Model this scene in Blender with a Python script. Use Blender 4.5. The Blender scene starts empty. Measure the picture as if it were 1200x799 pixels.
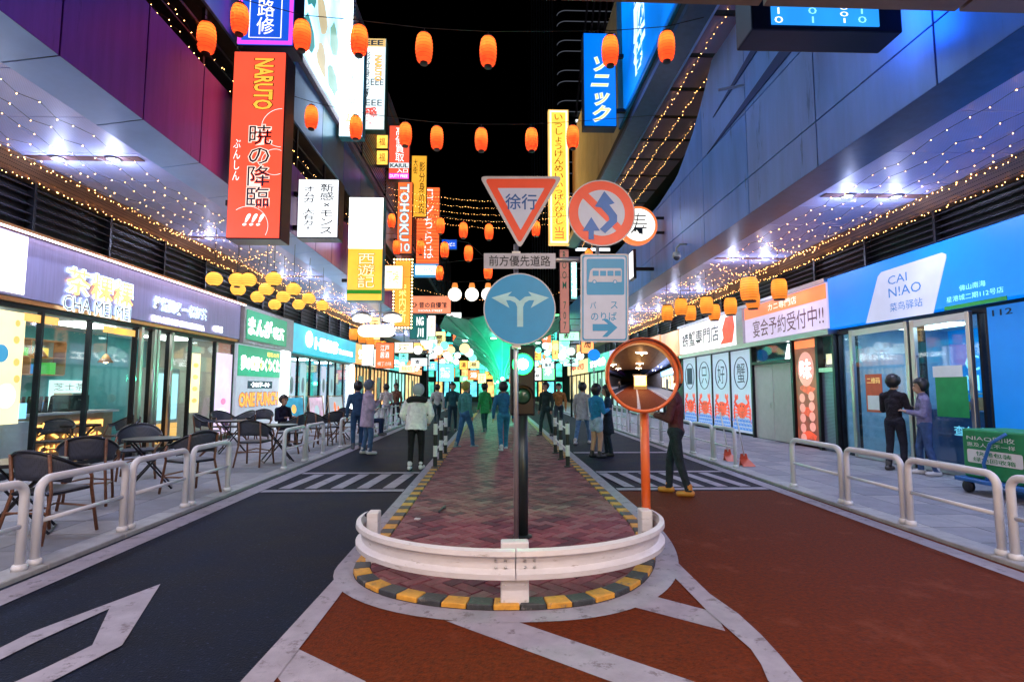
import bpy, bmesh, math, random
from mathutils import Vector, Matrix
random.seed(7)
R = math.radians
SC = bpy.context.scene
COL = SC.collection

# ------------------------------------------------------------------ camera
F = 640.0; CH = 1.55
PIT = math.atan(55.5/F); YAW = math.atan(20/F*math.cos(PIT))
cd = bpy.data.cameras.new('camera'); cd.lens = F/1200*36; cd.sensor_width = 36; cd.clip_end = 1000; cd.clip_start = .05
cam = bpy.data.objects.new('camera', cd); COL.objects.link(cam)
cam.location = (0, 0, CH); cam.rotation_euler = (math.pi/2+PIT, 0, -YAW); SC.camera = cam
# ------------------------------------------------------------------ world: night sky, hardly any light left
W = bpy.data.worlds.new('World'); SC.world = W; W.use_nodes = True
sky = W.node_tree.nodes.new('ShaderNodeTexSky'); sky.sky_type = 'NISHITA'; sky.sun_disc = False
sky.sun_elevation = R(-7); sky.sun_rotation = R(200)
W.node_tree.links.new(sky.outputs[0], W.node_tree.nodes['Background'].inputs[0])
W.node_tree.nodes['Background'].inputs[1].default_value = .05
sd = bpy.data.lights.new('moon', 'SUN'); sd.energy = .012; sd.angle = R(.5); sd.color = (.8, .88, 1)
so = bpy.data.objects.new('moon', sd); COL.objects.link(so); so.rotation_euler = (R(35), R(10), R(20)); so.location = (0, 0, 60)
vs = SC.view_settings; vs.view_transform = 'Standard'; vs.look = 'None'; vs.exposure = 0.5; vs.gamma = 1
SC.cycles.use_denoising = True; SC.cycles.max_bounces = 6; SC.cycles.diffuse_bounces = 3; SC.cycles.glossy_bounces = 3
SC.cycles.transmission_bounces = 4; SC.cycles.transparent_max_bounces = 12
SC.cycles.sample_clamp_indirect = 3; SC.cycles.sample_clamp_direct = 30
SC.cycles.caustics_reflective = False; SC.cycles.caustics_refractive = False
try: SC.cycles.use_light_tree = True
except Exception: pass

# ------------------------------------------------------------------ from a picture point to a point of the place
_fw = Vector((math.sin(YAW)*math.cos(PIT), math.cos(YAW)*math.cos(PIT), math.sin(PIT)))
_rt = Vector((math.cos(YAW), -math.sin(YAW), 0)); _up = _rt.cross(_fw)
def at(x, y, **k):
    d = _fw+_rt*((x-600)/F)+_up*((399.5-y)/F); o = Vector((0, 0, CH)); (a, v), = k.items(); i = 'XYZ'.index(a)
    return o+d*((v-o[i])/d[i])

# ------------------------------------------------------------------ materials
MATS = {}
def mat(name, col=(.5, .5, .5), rough=.5, metal=0., var=.12, scale=6., emit=0., ecol=None, bump=0., bscale=60., stretch=None, coat=0., worn=None, spec=.5, bdist=.01):
    if name in MATS: return MATS[name]
    m = bpy.data.materials.new(name); m.use_nodes = True; MATS[name] = m
    nt = m.node_tree; N = nt.nodes; L = nt.links; b = N['Principled BSDF']
    b.inputs['Roughness'].default_value = rough; b.inputs['Metallic'].default_value = metal
    b.inputs['Specular IOR Level'].default_value = spec
    b.inputs['Coat Weight'].default_value = coat
    tc = N.new('ShaderNodeTexCoord'); mp = N.new('ShaderNodeMapping'); L.new(tc.outputs['Object'], mp.inputs[0])
    if stretch: mp.inputs['Scale'].default_value = stretch
    no = N.new('ShaderNodeTexNoise'); no.inputs['Scale'].default_value = scale; no.inputs['Detail'].default_value = 6
    no.inputs['Roughness'].default_value = .62; L.new(mp.outputs[0], no.inputs[0])
    cr = N.new('ShaderNodeValToRGB'); L.new(no.outputs[0], cr.inputs[0])
    cr.color_ramp.elements[0].position = .3; cr.color_ramp.elements[1].position = .7
    cr.color_ramp.elements[0].color = (*[c*(1-var) for c in col], 1); cr.color_ramp.elements[1].color = (*[min(1, c*(1+var)) for c in col], 1)
    out = cr.outputs[0]
    if worn:                                   # flakes of another colour with a shape of their own
        n2 = N.new('ShaderNodeTexNoise'); n2.inputs['Scale'].default_value = worn[1]; n2.inputs['Detail'].default_value = 9; n2.inputs['Roughness'].default_value = .72
        L.new(mp.outputs[0], n2.inputs[0])
        r2 = N.new('ShaderNodeValToRGB'); r2.color_ramp.elements[0].position = worn[2]; r2.color_ramp.elements[1].position = min(1, worn[2]+.08); L.new(n2.outputs[0], r2.inputs[0])
        mx = N.new('ShaderNodeMixRGB'); mx.inputs[2].default_value = (*worn[0], 1); L.new(r2.outputs[0], mx.inputs[0]); L.new(out, mx.inputs[1]); out = mx.outputs[0]
    L.new(out, b.inputs['Base Color'])
    if bump:
        nb = N.new('ShaderNodeTexNoise'); nb.inputs['Scale'].default_value = bscale; nb.inputs['Detail'].default_value = 5; L.new(mp.outputs[0], nb.inputs[0])
        bp = N.new('ShaderNodeBump'); bp.inputs['Strength'].default_value = bump; bp.inputs['Distance'].default_value = bdist
        L.new(nb.outputs[0], bp.inputs['Height']); L.new(bp.outputs[0], b.inputs['Normal'])
        rr = N.new('ShaderNodeMapRange'); rr.inputs[3].default_value = max(.03, rough-.12); rr.inputs[4].default_value = min(1, rough+.15)
        L.new(no.outputs[0], rr.inputs[0]); L.new(rr.outputs[0], b.inputs['Roughness'])
    if emit:
        b.inputs['Emission Color'].default_value = (*(ecol or col), 1); b.inputs['Emission Strength'].default_value = emit
    return m
def glow(name, col, s=1., uneven=.12, scale=1.5):
    """a glowing face: back-lit sign skins, also goods and prints given a glow"""
    if name in MATS: return MATS[name]
    m = mat(name, [c*.5 for c in col], .35, var=.05)
    nt = m.node_tree; N = nt.nodes; L = nt.links; b = N['Principled BSDF']
    tc = N['Texture Coordinate']; no = N.new('ShaderNodeTexNoise'); no.inputs['Scale'].default_value = scale; no.inputs['Detail'].default_value = 2
    L.new(tc.outputs['Object'], no.inputs[0])
    mr = N.new('ShaderNodeMapRange'); mr.inputs[1].default_value = .3; mr.inputs[2].default_value = .7
    mr.inputs[3].default_value = s*(1-uneven); mr.inputs[4].default_value = s*(1+uneven)
    L.new(no.outputs[0], mr.inputs[0]); L.new(mr.outputs[0], b.inputs['Emission Strength']); b.inputs['Emission Color'].default_value = (*col, 1)
    return m
def glass(name, tint=(.9, .97, .98), refl=.12):
    if name in MATS: return MATS[name]
    m = bpy.data.materials.new(name); m.use_nodes = True; MATS[name] = m
    N = m.node_tree.nodes; L = m.node_tree.links; N.clear()
    o = N.new('ShaderNodeOutputMaterial'); t = N.new('ShaderNodeBsdfTransparent'); t.inputs[0].default_value = (*tint, 1)
    g = N.new('ShaderNodeBsdfGlossy'); g.inputs['Roughness'].default_value = .03
    n = N.new('ShaderNodeTexNoise'); n.inputs['Scale'].default_value = 2.5
    lw = N.new('ShaderNodeLayerWeight'); lw.inputs[0].default_value = .5
    pw = N.new('ShaderNodeMath'); pw.operation = 'POWER'; pw.inputs[1].default_value = 4; L.new(lw.outputs['Facing'], pw.inputs[0])
    f = N.new('ShaderNodeMath'); f.operation = 'MULTIPLY_ADD'; f.inputs[1].default_value = .55; f.inputs[2].default_value = .03; L.new(pw.outputs[0], f.inputs[0])
    ad = N.new('ShaderNodeMath'); ad.operation = 'MULTIPLY_ADD'; ad.inputs[1].default_value = .05; L.new(n.outputs[0], ad.inputs[0]); L.new(f.outputs[0], ad.inputs[2])
    mx = N.new('ShaderNodeMixShader'); L.new(ad.outputs[0], mx.inputs[0]); L.new(t.outputs[0], mx.inputs[1]); L.new(g.outputs[0], mx.inputs[2]); L.new(mx.outputs[0], o.inputs[0])
    return m
def paper(name, col, self_lit, trans):
    """thin paper round a bulb"""
    if name in MATS: return MATS[name]
    m = bpy.data.materials.new(name); m.use_nodes = True; MATS[name] = m
    N = m.node_tree.nodes; L = m.node_tree.links; N.clear()
    o = N.new('ShaderNodeOutputMaterial'); t = N.new('ShaderNodeBsdfTranslucent'); t.inputs[0].default_value = (*trans, 1)
    e = N.new('ShaderNodeEmission'); e.inputs[0].default_value = (*col, 1); e.inputs[1].default_value = self_lit
    n = N.new('ShaderNodeTexNoise'); n.inputs['Scale'].default_value = 9
    tc = N.new('ShaderNodeTexCoord'); L.new(tc.outputs['Object'], n.inputs[0])
    mr = N.new('ShaderNodeMapRange'); mr.inputs[3].default_value = self_lit*.75; mr.inputs[4].default_value = self_lit*1.25; L.new(n.outputs[0], mr.inputs[0]); L.new(mr.outputs[0], e.inputs[1])
    a = N.new('ShaderNodeAddShader'); L.new(t.outputs[0], a.inputs[0]); L.new(e.outputs[0], a.inputs[1]); L.new(a.outputs[0], o.inputs[0])
    return m
def perforated(name, col, rough=.4, metal=.6, scale=60., dark=.25):
    m = mat(name, col, rough, metal, var=.08, scale=1.2)
    nt = m.node_tree; N = nt.nodes; L = nt.links; b = N['Principled BSDF']
    tc = N['Texture Coordinate']; v = N.new('ShaderNodeTexVoronoi'); v.inputs['Scale'].default_value = scale; v.inputs['Randomness'].default_value = 0
    L.new(tc.outputs['Object'], v.inputs[0])
    r = N.new('ShaderNodeValToRGB'); r.color_ramp.elements[0].position = .26; r.color_ramp.elements[1].position = .34
    r.color_ramp.elements[0].color = (dark, dark, dark, 1); r.color_ramp.elements[1].color = (1, 1, 1, 1); L.new(v.outputs['Distance'], r.inputs[0])
    mx = N.new('ShaderNodeMixRGB'); mx.blend_type = 'MULTIPLY'; mx.inputs[0].default_value = 1
    src = b.inputs['Base Color'].links[0].from_socket; L.new(src, mx.inputs[1]); L.new(r.outputs[0], mx.inputs[2]); L.new(mx.outputs[0], b.inputs['Base Color'])
    return m

# ------------------------------------------------------------------ objects
ORG = {}
def tag(o, label=None, cat=None, group=None, kind=None):
    if label: o['label'] = label
    if cat: o['category'] = cat
    if group: o['group'] = group
    if kind: o['kind'] = kind
    return o
def thing(name, label, cat, loc=(0, 0, 0), group=None, rz=0):
    o = bpy.data.objects.new(name, None); COL.objects.link(o); o.location = loc; o.rotation_euler = (0, 0, rz)
    o.empty_display_size = .1
    ORG[o.name] = Vector(loc); return tag(o, label, cat, group)
class MB:
    """collects shapes, then becomes ONE mesh object"""
    def __init__(s): s.v = []; s.f = []; s.mi = []; s.m = 0; s.smooth = False
    def add(s, vs, fs):
        o = len(s.v); s.v += [tuple(p) for p in vs]; s.f += [tuple(i+o for i in f) for f in fs]; s.mi += [s.m]*len(fs); return s
    def box(s, a, b):
        (x0, y0, z0), (x1, y1, z1) = [min(p, q) for p, q in zip(a, b)], [max(p, q) for p, q in zip(a, b)]
        return s.add([(x0, y0, z0), (x1, y0, z0), (x1, y1, z0), (x0, y1, z0), (x0, y0, z1), (x1, y0, z1), (x1, y1, z1), (x0, y1, z1)],
                     [(0, 3, 2, 1), (4, 5, 6, 7), (0, 1, 5, 4), (1, 2, 6, 5), (2, 3, 7, 6), (3, 0, 4, 7)])
    def prism(s, pts, d):
        """closed outline pts (3D, one plane) pushed by vector d"""
        d = Vector(d); n = len(pts); vs = [Vector(p) for p in pts]; vs = vs+[p+d for p in vs]
        nrm = Vector((0, 0, 0))
        for i in range(n): nrm += vs[i].cross(vs[(i+1) % n])
        fl = nrm.dot(d) > 0
        fs = [tuple(range(n))[::-1] if fl else tuple(range(n)), tuple(range(n, 2*n)) if fl else tuple(range(n, 2*n))[::-1]]
        for i in range(n):
            j = (i+1) % n; q = (i, j, n+j, n+i); fs.append(q if fl else q[::-1])
        return s.add(vs, fs)
    def tube(s, pts, r, n=8, cap=True, closed=False):
        pts = [Vector(p) for p in pts]; k = len(pts); rs = r if isinstance(r, (list, tuple)) else [r]*k
        vs = []; fs = []; prev = None
        for i, p in enumerate(pts):
            a = pts[(i-1) % k] if (i or closed) else p; b = pts[(i+1) % k] if (i < k-1 or closed) else p
            t = (b-a).normalized()
            if prev is None: x = t.orthogonal().normalized()
            else: x = (prev-t*prev.dot(t)); x = x.normalized() if x.length > 1e-6 else t.orthogonal().normalized()
            prev = x; y = t.cross(x)
            for j in range(n):
                g = 2*math.pi*j/n; vs.append(p+(x*math.cos(g)+y*math.sin(g))*rs[i])
        for i in range(k if closed else k-1):
            for j in range(n):
                a = i*n+j; b = i*n+(j+1) % n; c = ((i+1) % k)*n; fs.append((a, b, c+(j+1) % n, c+j))
        if cap and not closed: fs.append(tuple(range(n))[::-1]); fs.append(tuple(range((k-1)*n, k*n)))
        return s.add(vs, fs)
    def lathe(s, prof, c=(0, 0, 0), n=16, axis='Z', sy=1.):
        """prof: (radius, height) pairs"""
        c = Vector(c); vs = []; fs = []
        def P(r, h, g):
            x, y = r*math.cos(g), r*math.sin(g)*sy
            return c+(Vector((x, y, h)) if axis == 'Z' else Vector((x, -h, y)) if axis == 'Y' else Vector((h, x, y)))
        for r, h in prof:
            for j in range(n): vs.append(P(r, h, 2*math.pi*j/n))
        for i in range(len(prof)-1):
            for j in range(n):
                a = i*n+j; b = i*n+(j+1) % n; fs.append((a, b, b+n, a+n))
        if prof[0][0] > 1e-5: fs.append(tuple(range(n))[::-1])
        if prof[-1][0] > 1e-5: fs.append(tuple(range((len(prof)-1)*n, len(prof)*n)))
        return s.add(vs, fs)
    def ball(s, c, r, n=8, m=5, sz=1.):
        return s.lathe([(max(1e-6, r*math.sin(math.pi*i/m)), -r*sz*math.cos(math.pi*i/m)) for i in range(m+1)], c, n)
    def build(s, name, mats, parent=None, bev=0., smooth=None):
        off = ORG[parent.name] if parent else Vector((0, 0, 0))
        me = bpy.data.meshes.new(name); me.from_pydata([tuple(Vector(p)-off) for p in s.v], [], s.f)
        for m in (mats if isinstance(mats, (list, tuple)) else [mats]): me.materials.append(m)
        if any(s.mi): me.polygons.foreach_set('material_index', s.mi)
        if (s.smooth if smooth is None else smooth): me.polygons.foreach_set('use_smooth', [True]*len(me.polygons))
        me.validate(); me.update()
        o = bpy.data.objects.new(name, me); COL.objects.link(o)
        if parent: o.parent = parent
        ORG[o.name] = off.copy()
        if bev:
            b = o.modifiers.new('bevel', 'BEVEL'); b.width = bev; b.segments = 1 if bev < .012 else 2; b.limit_method = 'ANGLE'
        return o
def boxo(name, a, b, m, parent=None, bev=0.): return MB().box(a, b).build(name, m, parent, bev)
def tubeo(name, pts, r, m, parent=None, n=8): return MB().tube(pts, r, n).build(name, m, parent, smooth=True)
def struct(o): o['kind'] = 'structure'; return o
def linked(name, src, parent, loc=(0, 0, 0), rz=0, rot=None):
    o = bpy.data.objects.new(name, src); COL.objects.link(o); o.parent = parent; o.location = loc
    o.rotation_euler = rot if rot else (0, 0, rz); return o
def copy_tree(o, parent=None):
    c = o.copy(); COL.objects.link(c); c.parent = parent
    for ch in list(o.children): copy_tree(ch, c)
    return c
ORD = 'first second third fourth fifth sixth seventh eighth ninth tenth eleventh twelfth thirteenth fourteenth fifteenth sixteenth'.split()

# ------------------------------------------------------------------ flat frames on walls and signs
class Fr:
    def __init__(s, O, u, v=(0, 0, 1)): s.O = Vector(O); s.u = Vector(u).normalized(); s.v = Vector(v).normalized(); s.n = s.u.cross(s.v)
    def p(s, a, b, c=0.): return s.O+s.u*a+s.v*b+s.n*c
    def box(s, mb, a0, b0, a1, b1, c0, c1):
        a0, a1 = min(a0, a1), max(a0, a1); b0, b1 = min(b0, b1), max(b0, b1)
        return mb.prism([s.p(a0, b0, c0), s.p(a1, b0, c0), s.p(a1, b1, c0), s.p(a0, b1, c0)], s.n*(c1-c0))
    def poly(s, mb, pts, c0, c1): return mb.prism([s.p(a, b, c0) for a, b in pts], s.n*(c1-c0))
def street(Y): return Fr((0, Y, 0), (1, 0, 0))            # faces the camera
def wall_l(X): return Fr((X, 0, 0), (0, 1, 0))            # left wall, faces the street; a = Y
def wall_r(X): return Fr((X, 0, 0), (0, -1, 0))           # right wall; a = -Y
_TX = {}
def glyphs(body, off=0., shear=0.):
    k = (body, off, shear)
    if k not in _TX:
        cu = bpy.data.curves.new('t', 'FONT'); cu.body = body; cu.resolution_u = 2; cu.offset = off; cu.shear = shear; cu.align_x = 'CENTER'; cu.space_line = .95
        ob = bpy.data.objects.new('t', cu); me = bpy.data.meshes.new_from_object(ob)
        v = [(p.co.x, p.co.y) for p in me.vertices]; f = [tuple(p.vertices) for p in me.polygons]
        bpy.data.objects.remove(ob); bpy.data.curves.remove(cu); bpy.data.meshes.remove(me)
        _TX[k] = (v, f)
    return _TX[k]
def text(fr, body, a0, b0, a1, b1, c, m, parent, off=.012, vert=False, name='lettering', outline=None, shear=0., ow=.035):
    """letters filling the rectangle a0..a1 x b0..b1 of a frame, c in front of it"""
    if vert: body = '\n'.join(body)
    v0, f0 = glyphs(body, off, shear)
    x0 = min(p[0] for p in v0); x1 = max(p[0] for p in v0); y0 = min(p[1] for p in v0); y1 = max(p[1] for p in v0)
    def put(v, f, c, m, nm):
        mb = MB(); mb.add([fr.p(a0+(p[0]-x0)/(x1-x0)*(a1-a0), b0+(p[1]-y0)/(y1-y0)*(b1-b0), c) for p in v], f)
        return mb.build(nm, m, parent)
    if outline:
        v1, f1 = glyphs(body, off+ow, shear); put(v1, f1, c, outline, name+'_outline'); c += .004
    return put(v0, f0, c, m, name)

# ================================================================== the ground
asph = mat('dark_asphalt', (.0045, .008, .021), .62, var=.6, scale=1.6, bump=.9, bscale=70, worn=((.026, .04, .088), 30, .57), spec=.08)
redas = mat('red_asphalt', (.105, .019, .005), .66, var=.5, scale=30, bump=.9, bscale=70, worn=((.145, .034, .016), 1.3, .56), spec=.07)
white = mat('road_paint', (.29, .27, .345), .5, var=.2, scale=5, bump=.3, bscale=120, worn=((.14, .12, .15), 7, .555), spec=.2)
slabm = [mat('paving_slab_%d' % i, c, .6, var=.2, scale=4, bump=.2, bscale=90, spec=.25) for i, c in enumerate([(.25, .25, .29), (.21, .215, .255), (.29, .285, .32)])]
gap = mat('joint_dirt', (.028, .022, .026), .9, var=.3, scale=30)
struct(MB().add([(-300, -300, -.05), (300, -300, -.05), (300, 300, -.05), (-300, 300, -.05)], [(0, 1, 2, 3)]).build('ground', mat('far_ground', (.04, .042, .05), .85, var=.3, scale=.5)))
struct(MB().add([(-3.84, -30, 0), (4.5, -30, 0), (4.5, 90, 0), (-3.84, 90, 0)], [(0, 1, 2, 3)]).build('road', asph))
struct(MB().add([(-1.25, -30, .004), (4.5, -30, .004), (4.5, 8.36, .004), (-1.25, 8.36, .004)], [(0, 1, 2, 3)]).build('red_road_surface', redas))

# pavements: a base, slabs near the camera one by one, kerb strip
def pavement(name, x0, x1, kx0, kx1, near=3.0, far=21.0):
    base = boxo(name, (x0, -30, -.04), (x1, 90, .012), gap); struct(base)
    far_o = boxo('far_paving', (x0, far, .0125), (x1, 90, .03), slabm[0], base)
    boxo('far_paving', (x0, -30, .0125), (x1, near, .03), slabm[1], base)
    nx = 7; w = (x1-x0)/nx; d = .6; g = .006
    ms = []
    for m in slabm:
        me = MB().box((g, g, 0), (w-g, d-g, .019)).build('paving_slab', m, base); me.data.use_fake_user = True; ms.append(me.data); bpy.data.objects.remove(me)
    ny = int(round((far-near)/d))
    for j in range(ny):
        for i in range(nx):
            linked('paving_slab', random.choice(ms), base, (x0+i*w, near+j*d, .012+random.uniform(0, .0025)))
    kerb = None
    km = [mat('kerb_stone', (.33, .33, .35), .6, var=.2, scale=8, bump=.2), mat('kerb_stone_dark', (.28, .28, .31), .6, var=.2, scale=8, bump=.2)]
    src = [MB().box((kx0, .004, -.03), (kx1, .996, .036)).build('kerb_stone', m, base, bev=.008) for m in km]
    for k, s in enumerate(src): s.location = (0, -2+k, 0)
    for y in range(0, 34):
        c = src[y % 2].copy(); COL.objects.link(c); c.location = (0, y, 0)
    boxo('far_kerb', (kx0, 34, -.03), (kx1, 90, .036), km[0], base)
    boxo('near_kerb', (kx0, -30, -.03), (kx1, -2, .036), km[1], base)
    return base
pavement('pavement_left', -8.2, -4.12, -4.117, -3.86)
pavement('pavement_right', 4.80, 8.2, 4.52, 4.797)

# painted lines
def flat(name, pts, m=white, z=.008):
    return struct(MB().add([(x, y, z) for x, y in pts], [tuple(range(len(pts)))] if sum(pts[i][0]*pts[(i+1) % len(pts)][1]-pts[(i+1) % len(pts)][0]*pts[i][1] for i in range(len(pts))) > 0 else [tuple(range(len(pts)))[::-1]]).build(name, m))
flat('edge_line_left', [(-3.78, -30), (-3.52, -30), (-3.52, 60), (-3.78, 60)])
flat('edge_line_right', [(4.24, -30), (4.44, -30), (4.44, 60), (4.24, 60)])
def gp(*p): return [tuple(at(x, y, Z=0)[:2]) for x, y in p]
# band round the island: a strip between two outlines
def outline(rx0, rx1, cy, ry, yend, n=28):
    """from the far left, round the front, to the far right; rx0/rx1 = x of the sides"""
    cx = .12; h = n//2; e = 2/2.6; rr = 7.0-(cy-ry)      # round on the left, a longer slimmer curve on the right
    left = [(cx-(cx-rx0)*math.cos(math.pi/2*i/h), cy-ry*math.sin(math.pi/2*i/h)) for i in range(h+1)]
    right = [(cx+(rx1-cx)*math.sin(math.pi/2*i/n)**e, 7.0-rr*max(0, math.cos(math.pi/2*i/n))**e) for i in range(1, n+1)]
    return [(rx0, yend)]+left+right+[(rx1, yend)]
YEND = 34.0
o_kerb = outline(-1.215, 1.665, 4.98, 1.03, YEND); o_brick = outline(-1.075, 1.53, 4.98, .885, YEND); o_white = outline(-1.37, 1.86, 4.98, 1.22, YEND)
mbw = MB(); n = len(o_kerb)
mbw.add([(x, y, .0085) for x, y in o_white]+[(x, y, .0085) for x, y in o_kerb], [(i, i+1, n+i+1, n+i) for i in range(n-1)])
struct(mbw.build('island_border_line', white))
# lines that run from the island towards the camera
flat('lane_line', gp((420, 640), (395, 676), (283, 799))+[(-1.36, -6), (-1.17, -6)]+gp((322, 799), (395, 703), (425, 660)), z=.0105)
flat('lane_line', gp((770, 635), (800, 666), (832, 697), (865, 720), (892, 745), (915, 770), (939, 799))+[(1.66, 2.2), (1.68, -6), (1.46, -6), (1.46, 2.2)]+gp((900, 799), (892, 780), (880, 762), (855, 740), (827, 715), (795, 682), (776, 664)), z=.0105)
flat('hatch_line', gp((325, 757), (345, 759), (428, 799))+[(.0, 2.0), (-.3, 2.0)]+gp((318, 785)), z=.0065)
flat('hatch_line', gp((522, 728), (606, 729), (812, 799))+[(1.45, 2.62), (1.5, 2.35)]+gp((715, 799)), z=.0065)
flat('hatch_line', gp((743, 712), (770, 700), (838, 718), (850, 740)), z=.0065)
# diamond mark in the left lane
m_out = gp((188, 685), (143, 757), (60, 800), (0, 826), (-60, 810), (-30, 775), (36, 742)); m_in = gp((128, 714), (108, 757), (40, 790), (0, 808), (-30, 800), (-8, 778), (44, 752))
mb = MB(); k = len(m_out); mb.add([(x, y, .008) for x, y in m_out+m_in], [(i, k+i, k+(i+1) % k, (i+1) % k) for i in range(k)])
struct(mb.build('lane_diamond_mark', white))
# crossings
def crossing(xa, xb, y0, y1, lean, nst, slope=0.):
    flat('crossing_line', [(xa, y0-.13), (xb, y0-.13+slope), (xb, y0+.05+slope), (xa, y0+.05)], z=.0100)
    flat('crossing_line', [(xa, y1-.03), (xb, y1-.03), (xb, y1+.13), (xa, y1+.13)], z=.0100)
    st = (xb-xa-.12)/nst
    for i in range(nst):
        x = xa+.16+i*st; flat('crossing_stripe', [(x, y0+.14), (x+st*.46, y0+.14), (x+st*.46+lean, y1-.10), (x+lean, y1-.10)], z=.0100)
crossing(-3.5, -1.38, 8.55, 10.2, .10, 5)
crossing(1.88, 4.22, 8.55, 10.2, -.16, 6)
flat('crossing_line', [(1.9, 13.2), (4.2, 13.2), (4.2, 13.4), (1.9, 13.4)], z=.0100)

# ------------------------------------------------------------------ the island
isl = boxo('median_island', (-1.0, 5.2, -.03), (1.45, YEND, .002), gap); struct(isl)
mbi = MB(); mbi.prism([(x, y, -.02) for x, y in o_kerb], (0, 0, .032)); mbi.build('mortar_bed', gap, isl)
brm = [mat('paver_%d' % i, c, .6, var=.3, scale=14, bump=.4, bscale=70, spec=.25) for i, c in enumerate([(.20, .055, .072), (.26, .085, .10), (.15, .042, .062), (.25, .11, .12), (.10, .034, .05)])]
Lb = .235; Wb = Lb/2; jt = .011; TOP = .036
brick_src = []
for m in brm:
    o = MB().box((-Lb/2+jt/2, -Wb/2+jt/2, -.03), (Lb/2-jt/2, Wb/2-jt/2, 0)).build('brick', m, isl, bev=.004); brick_src.append(o)
def clip(poly, hull):
    for i in range(len(hull)):
        (ax, ay), (bx, by) = hull[i], hull[(i+1) % len(hull)]
        def s(p): return (bx-ax)*(p[1]-ay)-(by-ay)*(p[0]-ax)
        out = []
        for j in range(len(poly)):
            p, q = poly[j], poly[(j+1) % len(poly)]; sp, sq = s(p), s(q)
            if sp >= 0: out.append(p)
            if (sp >= 0) != (sq >= 0): t = sp/(sp-sq); out.append((p[0]+(q[0]-p[0])*t, p[1]+(q[1]-p[1])*t))
        poly = out
        if not poly: return []
    return poly
hull = [(x, y) for x, y in outline(-1.07, 1.525, 4.98, .88, YEND-.05)]
c45 = math.cos(math.pi/4); bricks = []
for a in range(-160, 170):
    for b in range(-90, 95):
        for hv in (0, 1):
            ox, oy = a+2*b, a-2*b
            cx, cy, rr = (ox+1, oy+.5, 0) if hv == 0 else (ox+.5, oy+2, math.pi/2)
            x = (cx*c45+cy*c45)*Wb; y = (-cx*c45+cy*c45)*Wb+12.0; r = rr-math.pi/4
            if -1.3 < x < 1.8 and 3.8 < y < YEND: bricks.append((y, x, r))
bricks.sort(); cnt = 0; far = MB()
for y, x, r in bricks:
    ca, sa = math.cos(r), math.sin(r)
    def cor(l, w): return [(x+ca*p*l-sa*q*w, y+sa*p*l+ca*q*w) for p, q in ((-1, -1), (1, -1), (1, 1), (-1, 1))]
    q = cor(Lb/2, Wb/2); cq = clip(q, hull)
    if len(cq) < 3: continue
    whole = len(cq) == 4 and all(min(abs(p[0]-t[0])+abs(p[1]-t[1]) for t in q) < 1e-5 for p in cq)
    if not whole: cq = clip(cor(Lb/2-jt/2, Wb/2-jt/2), hull)
    if len(cq) < 3: continue
    dz = random.uniform(-.003, .003); ar = abs(sum(cq[i][0]*cq[(i+1) % len(cq)][1]-cq[(i+1) % len(cq)][0]*cq[i][1] for i in range(len(cq))))/2
    if ar < .0006: continue
    if cnt < 290:
        k = random.choice([0, 0, 1, 1, 2, 3, 4])
        if whole:
            o = brick_src[k].copy(); COL.objects.link(o); o.location = (x, y, TOP+dz); o.rotation_euler = (random.uniform(-.008, .008), random.uniform(-.008, .008), r)
        else:
            MB().prism([(p, t, .006) for p, t in cq], (0, 0, TOP+dz-.006)).build('brick', brm[k], isl)
        cnt += 1
    else:
        far.m = random.choice([0, 0, 1, 1, 2, 3, 4])
        c2 = clip(cor(Lb/2-jt/2, Wb/2-jt/2), hull)
        if len(c2) > 2: far.prism([(p, t, .012) for p, t in c2], (0, 0, TOP+dz-.012))
for o in brick_src: bpy.data.objects.remove(o)
tag(far.build('far_brick_field', brm, isl), kind='stuff')
# black and yellow kerb blocks
ky = mat('kerb_yellow', (.58, .28, .035), .55, var=.25, scale=12, bump=.4, worn=((.2, .13, .08), 11, .56)); kb = mat('kerb_black', (.03, .033, .042), .5, var=.4, scale=20, bump=.3, worn=((.13, .12, .12), 12, .56))
def walk(pts, step):
    out = []; acc = 0.; out.append(Vector(pts[0])); 
    for i in range(len(pts)-1):
        a, b = Vector(pts[i]), Vector(pts[i+1]); d = (b-a).length; t = step-acc
        while t <= d: out.append(a+(b-a)*(t/d)); t += step
        acc = (acc+d) % step if False else d-(t-step)
    return out
oo = outline(-1.212, 1.662, 4.98, 1.027, 27, 60); oi = outline(-1.078, 1.533, 4.98, .888, 27, 60)
P = walk(oo, .19)
def near_on(p, line):
    best = None
    for i in range(len(line)-1):
        a, b = Vector(line[i]), Vector(line[i+1]); d = b-a; t = max(0, min(1, (p-a).dot(d)/d.dot(d))); q = a+d*t
        if best is None or (p-q).length < best[0]: best = ((p-q).length, q)
    return best[1]
for i in range(len(P)-1):
    a, b = P[i], P[i+1]; c, d = near_on(b, oi), near_on(a, oi); g = .004
    a2, b2, c2, d2 = a.lerp(b, .02), b.lerp(a, .02), c.lerp(d, .02), d.lerp(c, .02)
    MB().prism([(*a2, -.02), (*b2, -.02), (*c2, -.02), (*d2, -.02)], (0, 0, .066+random.uniform(-.002, .002))).build('kerb_block', ky if i % 2 else kb, isl, bev=.006)
boxo('far_kerb', (-1.215, 27.02, -.02), (-1.08, YEND, .045), ky, isl); boxo('far_kerb', (1.535, 27.02, -.02), (1.665, YEND, .045), ky, isl)
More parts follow.
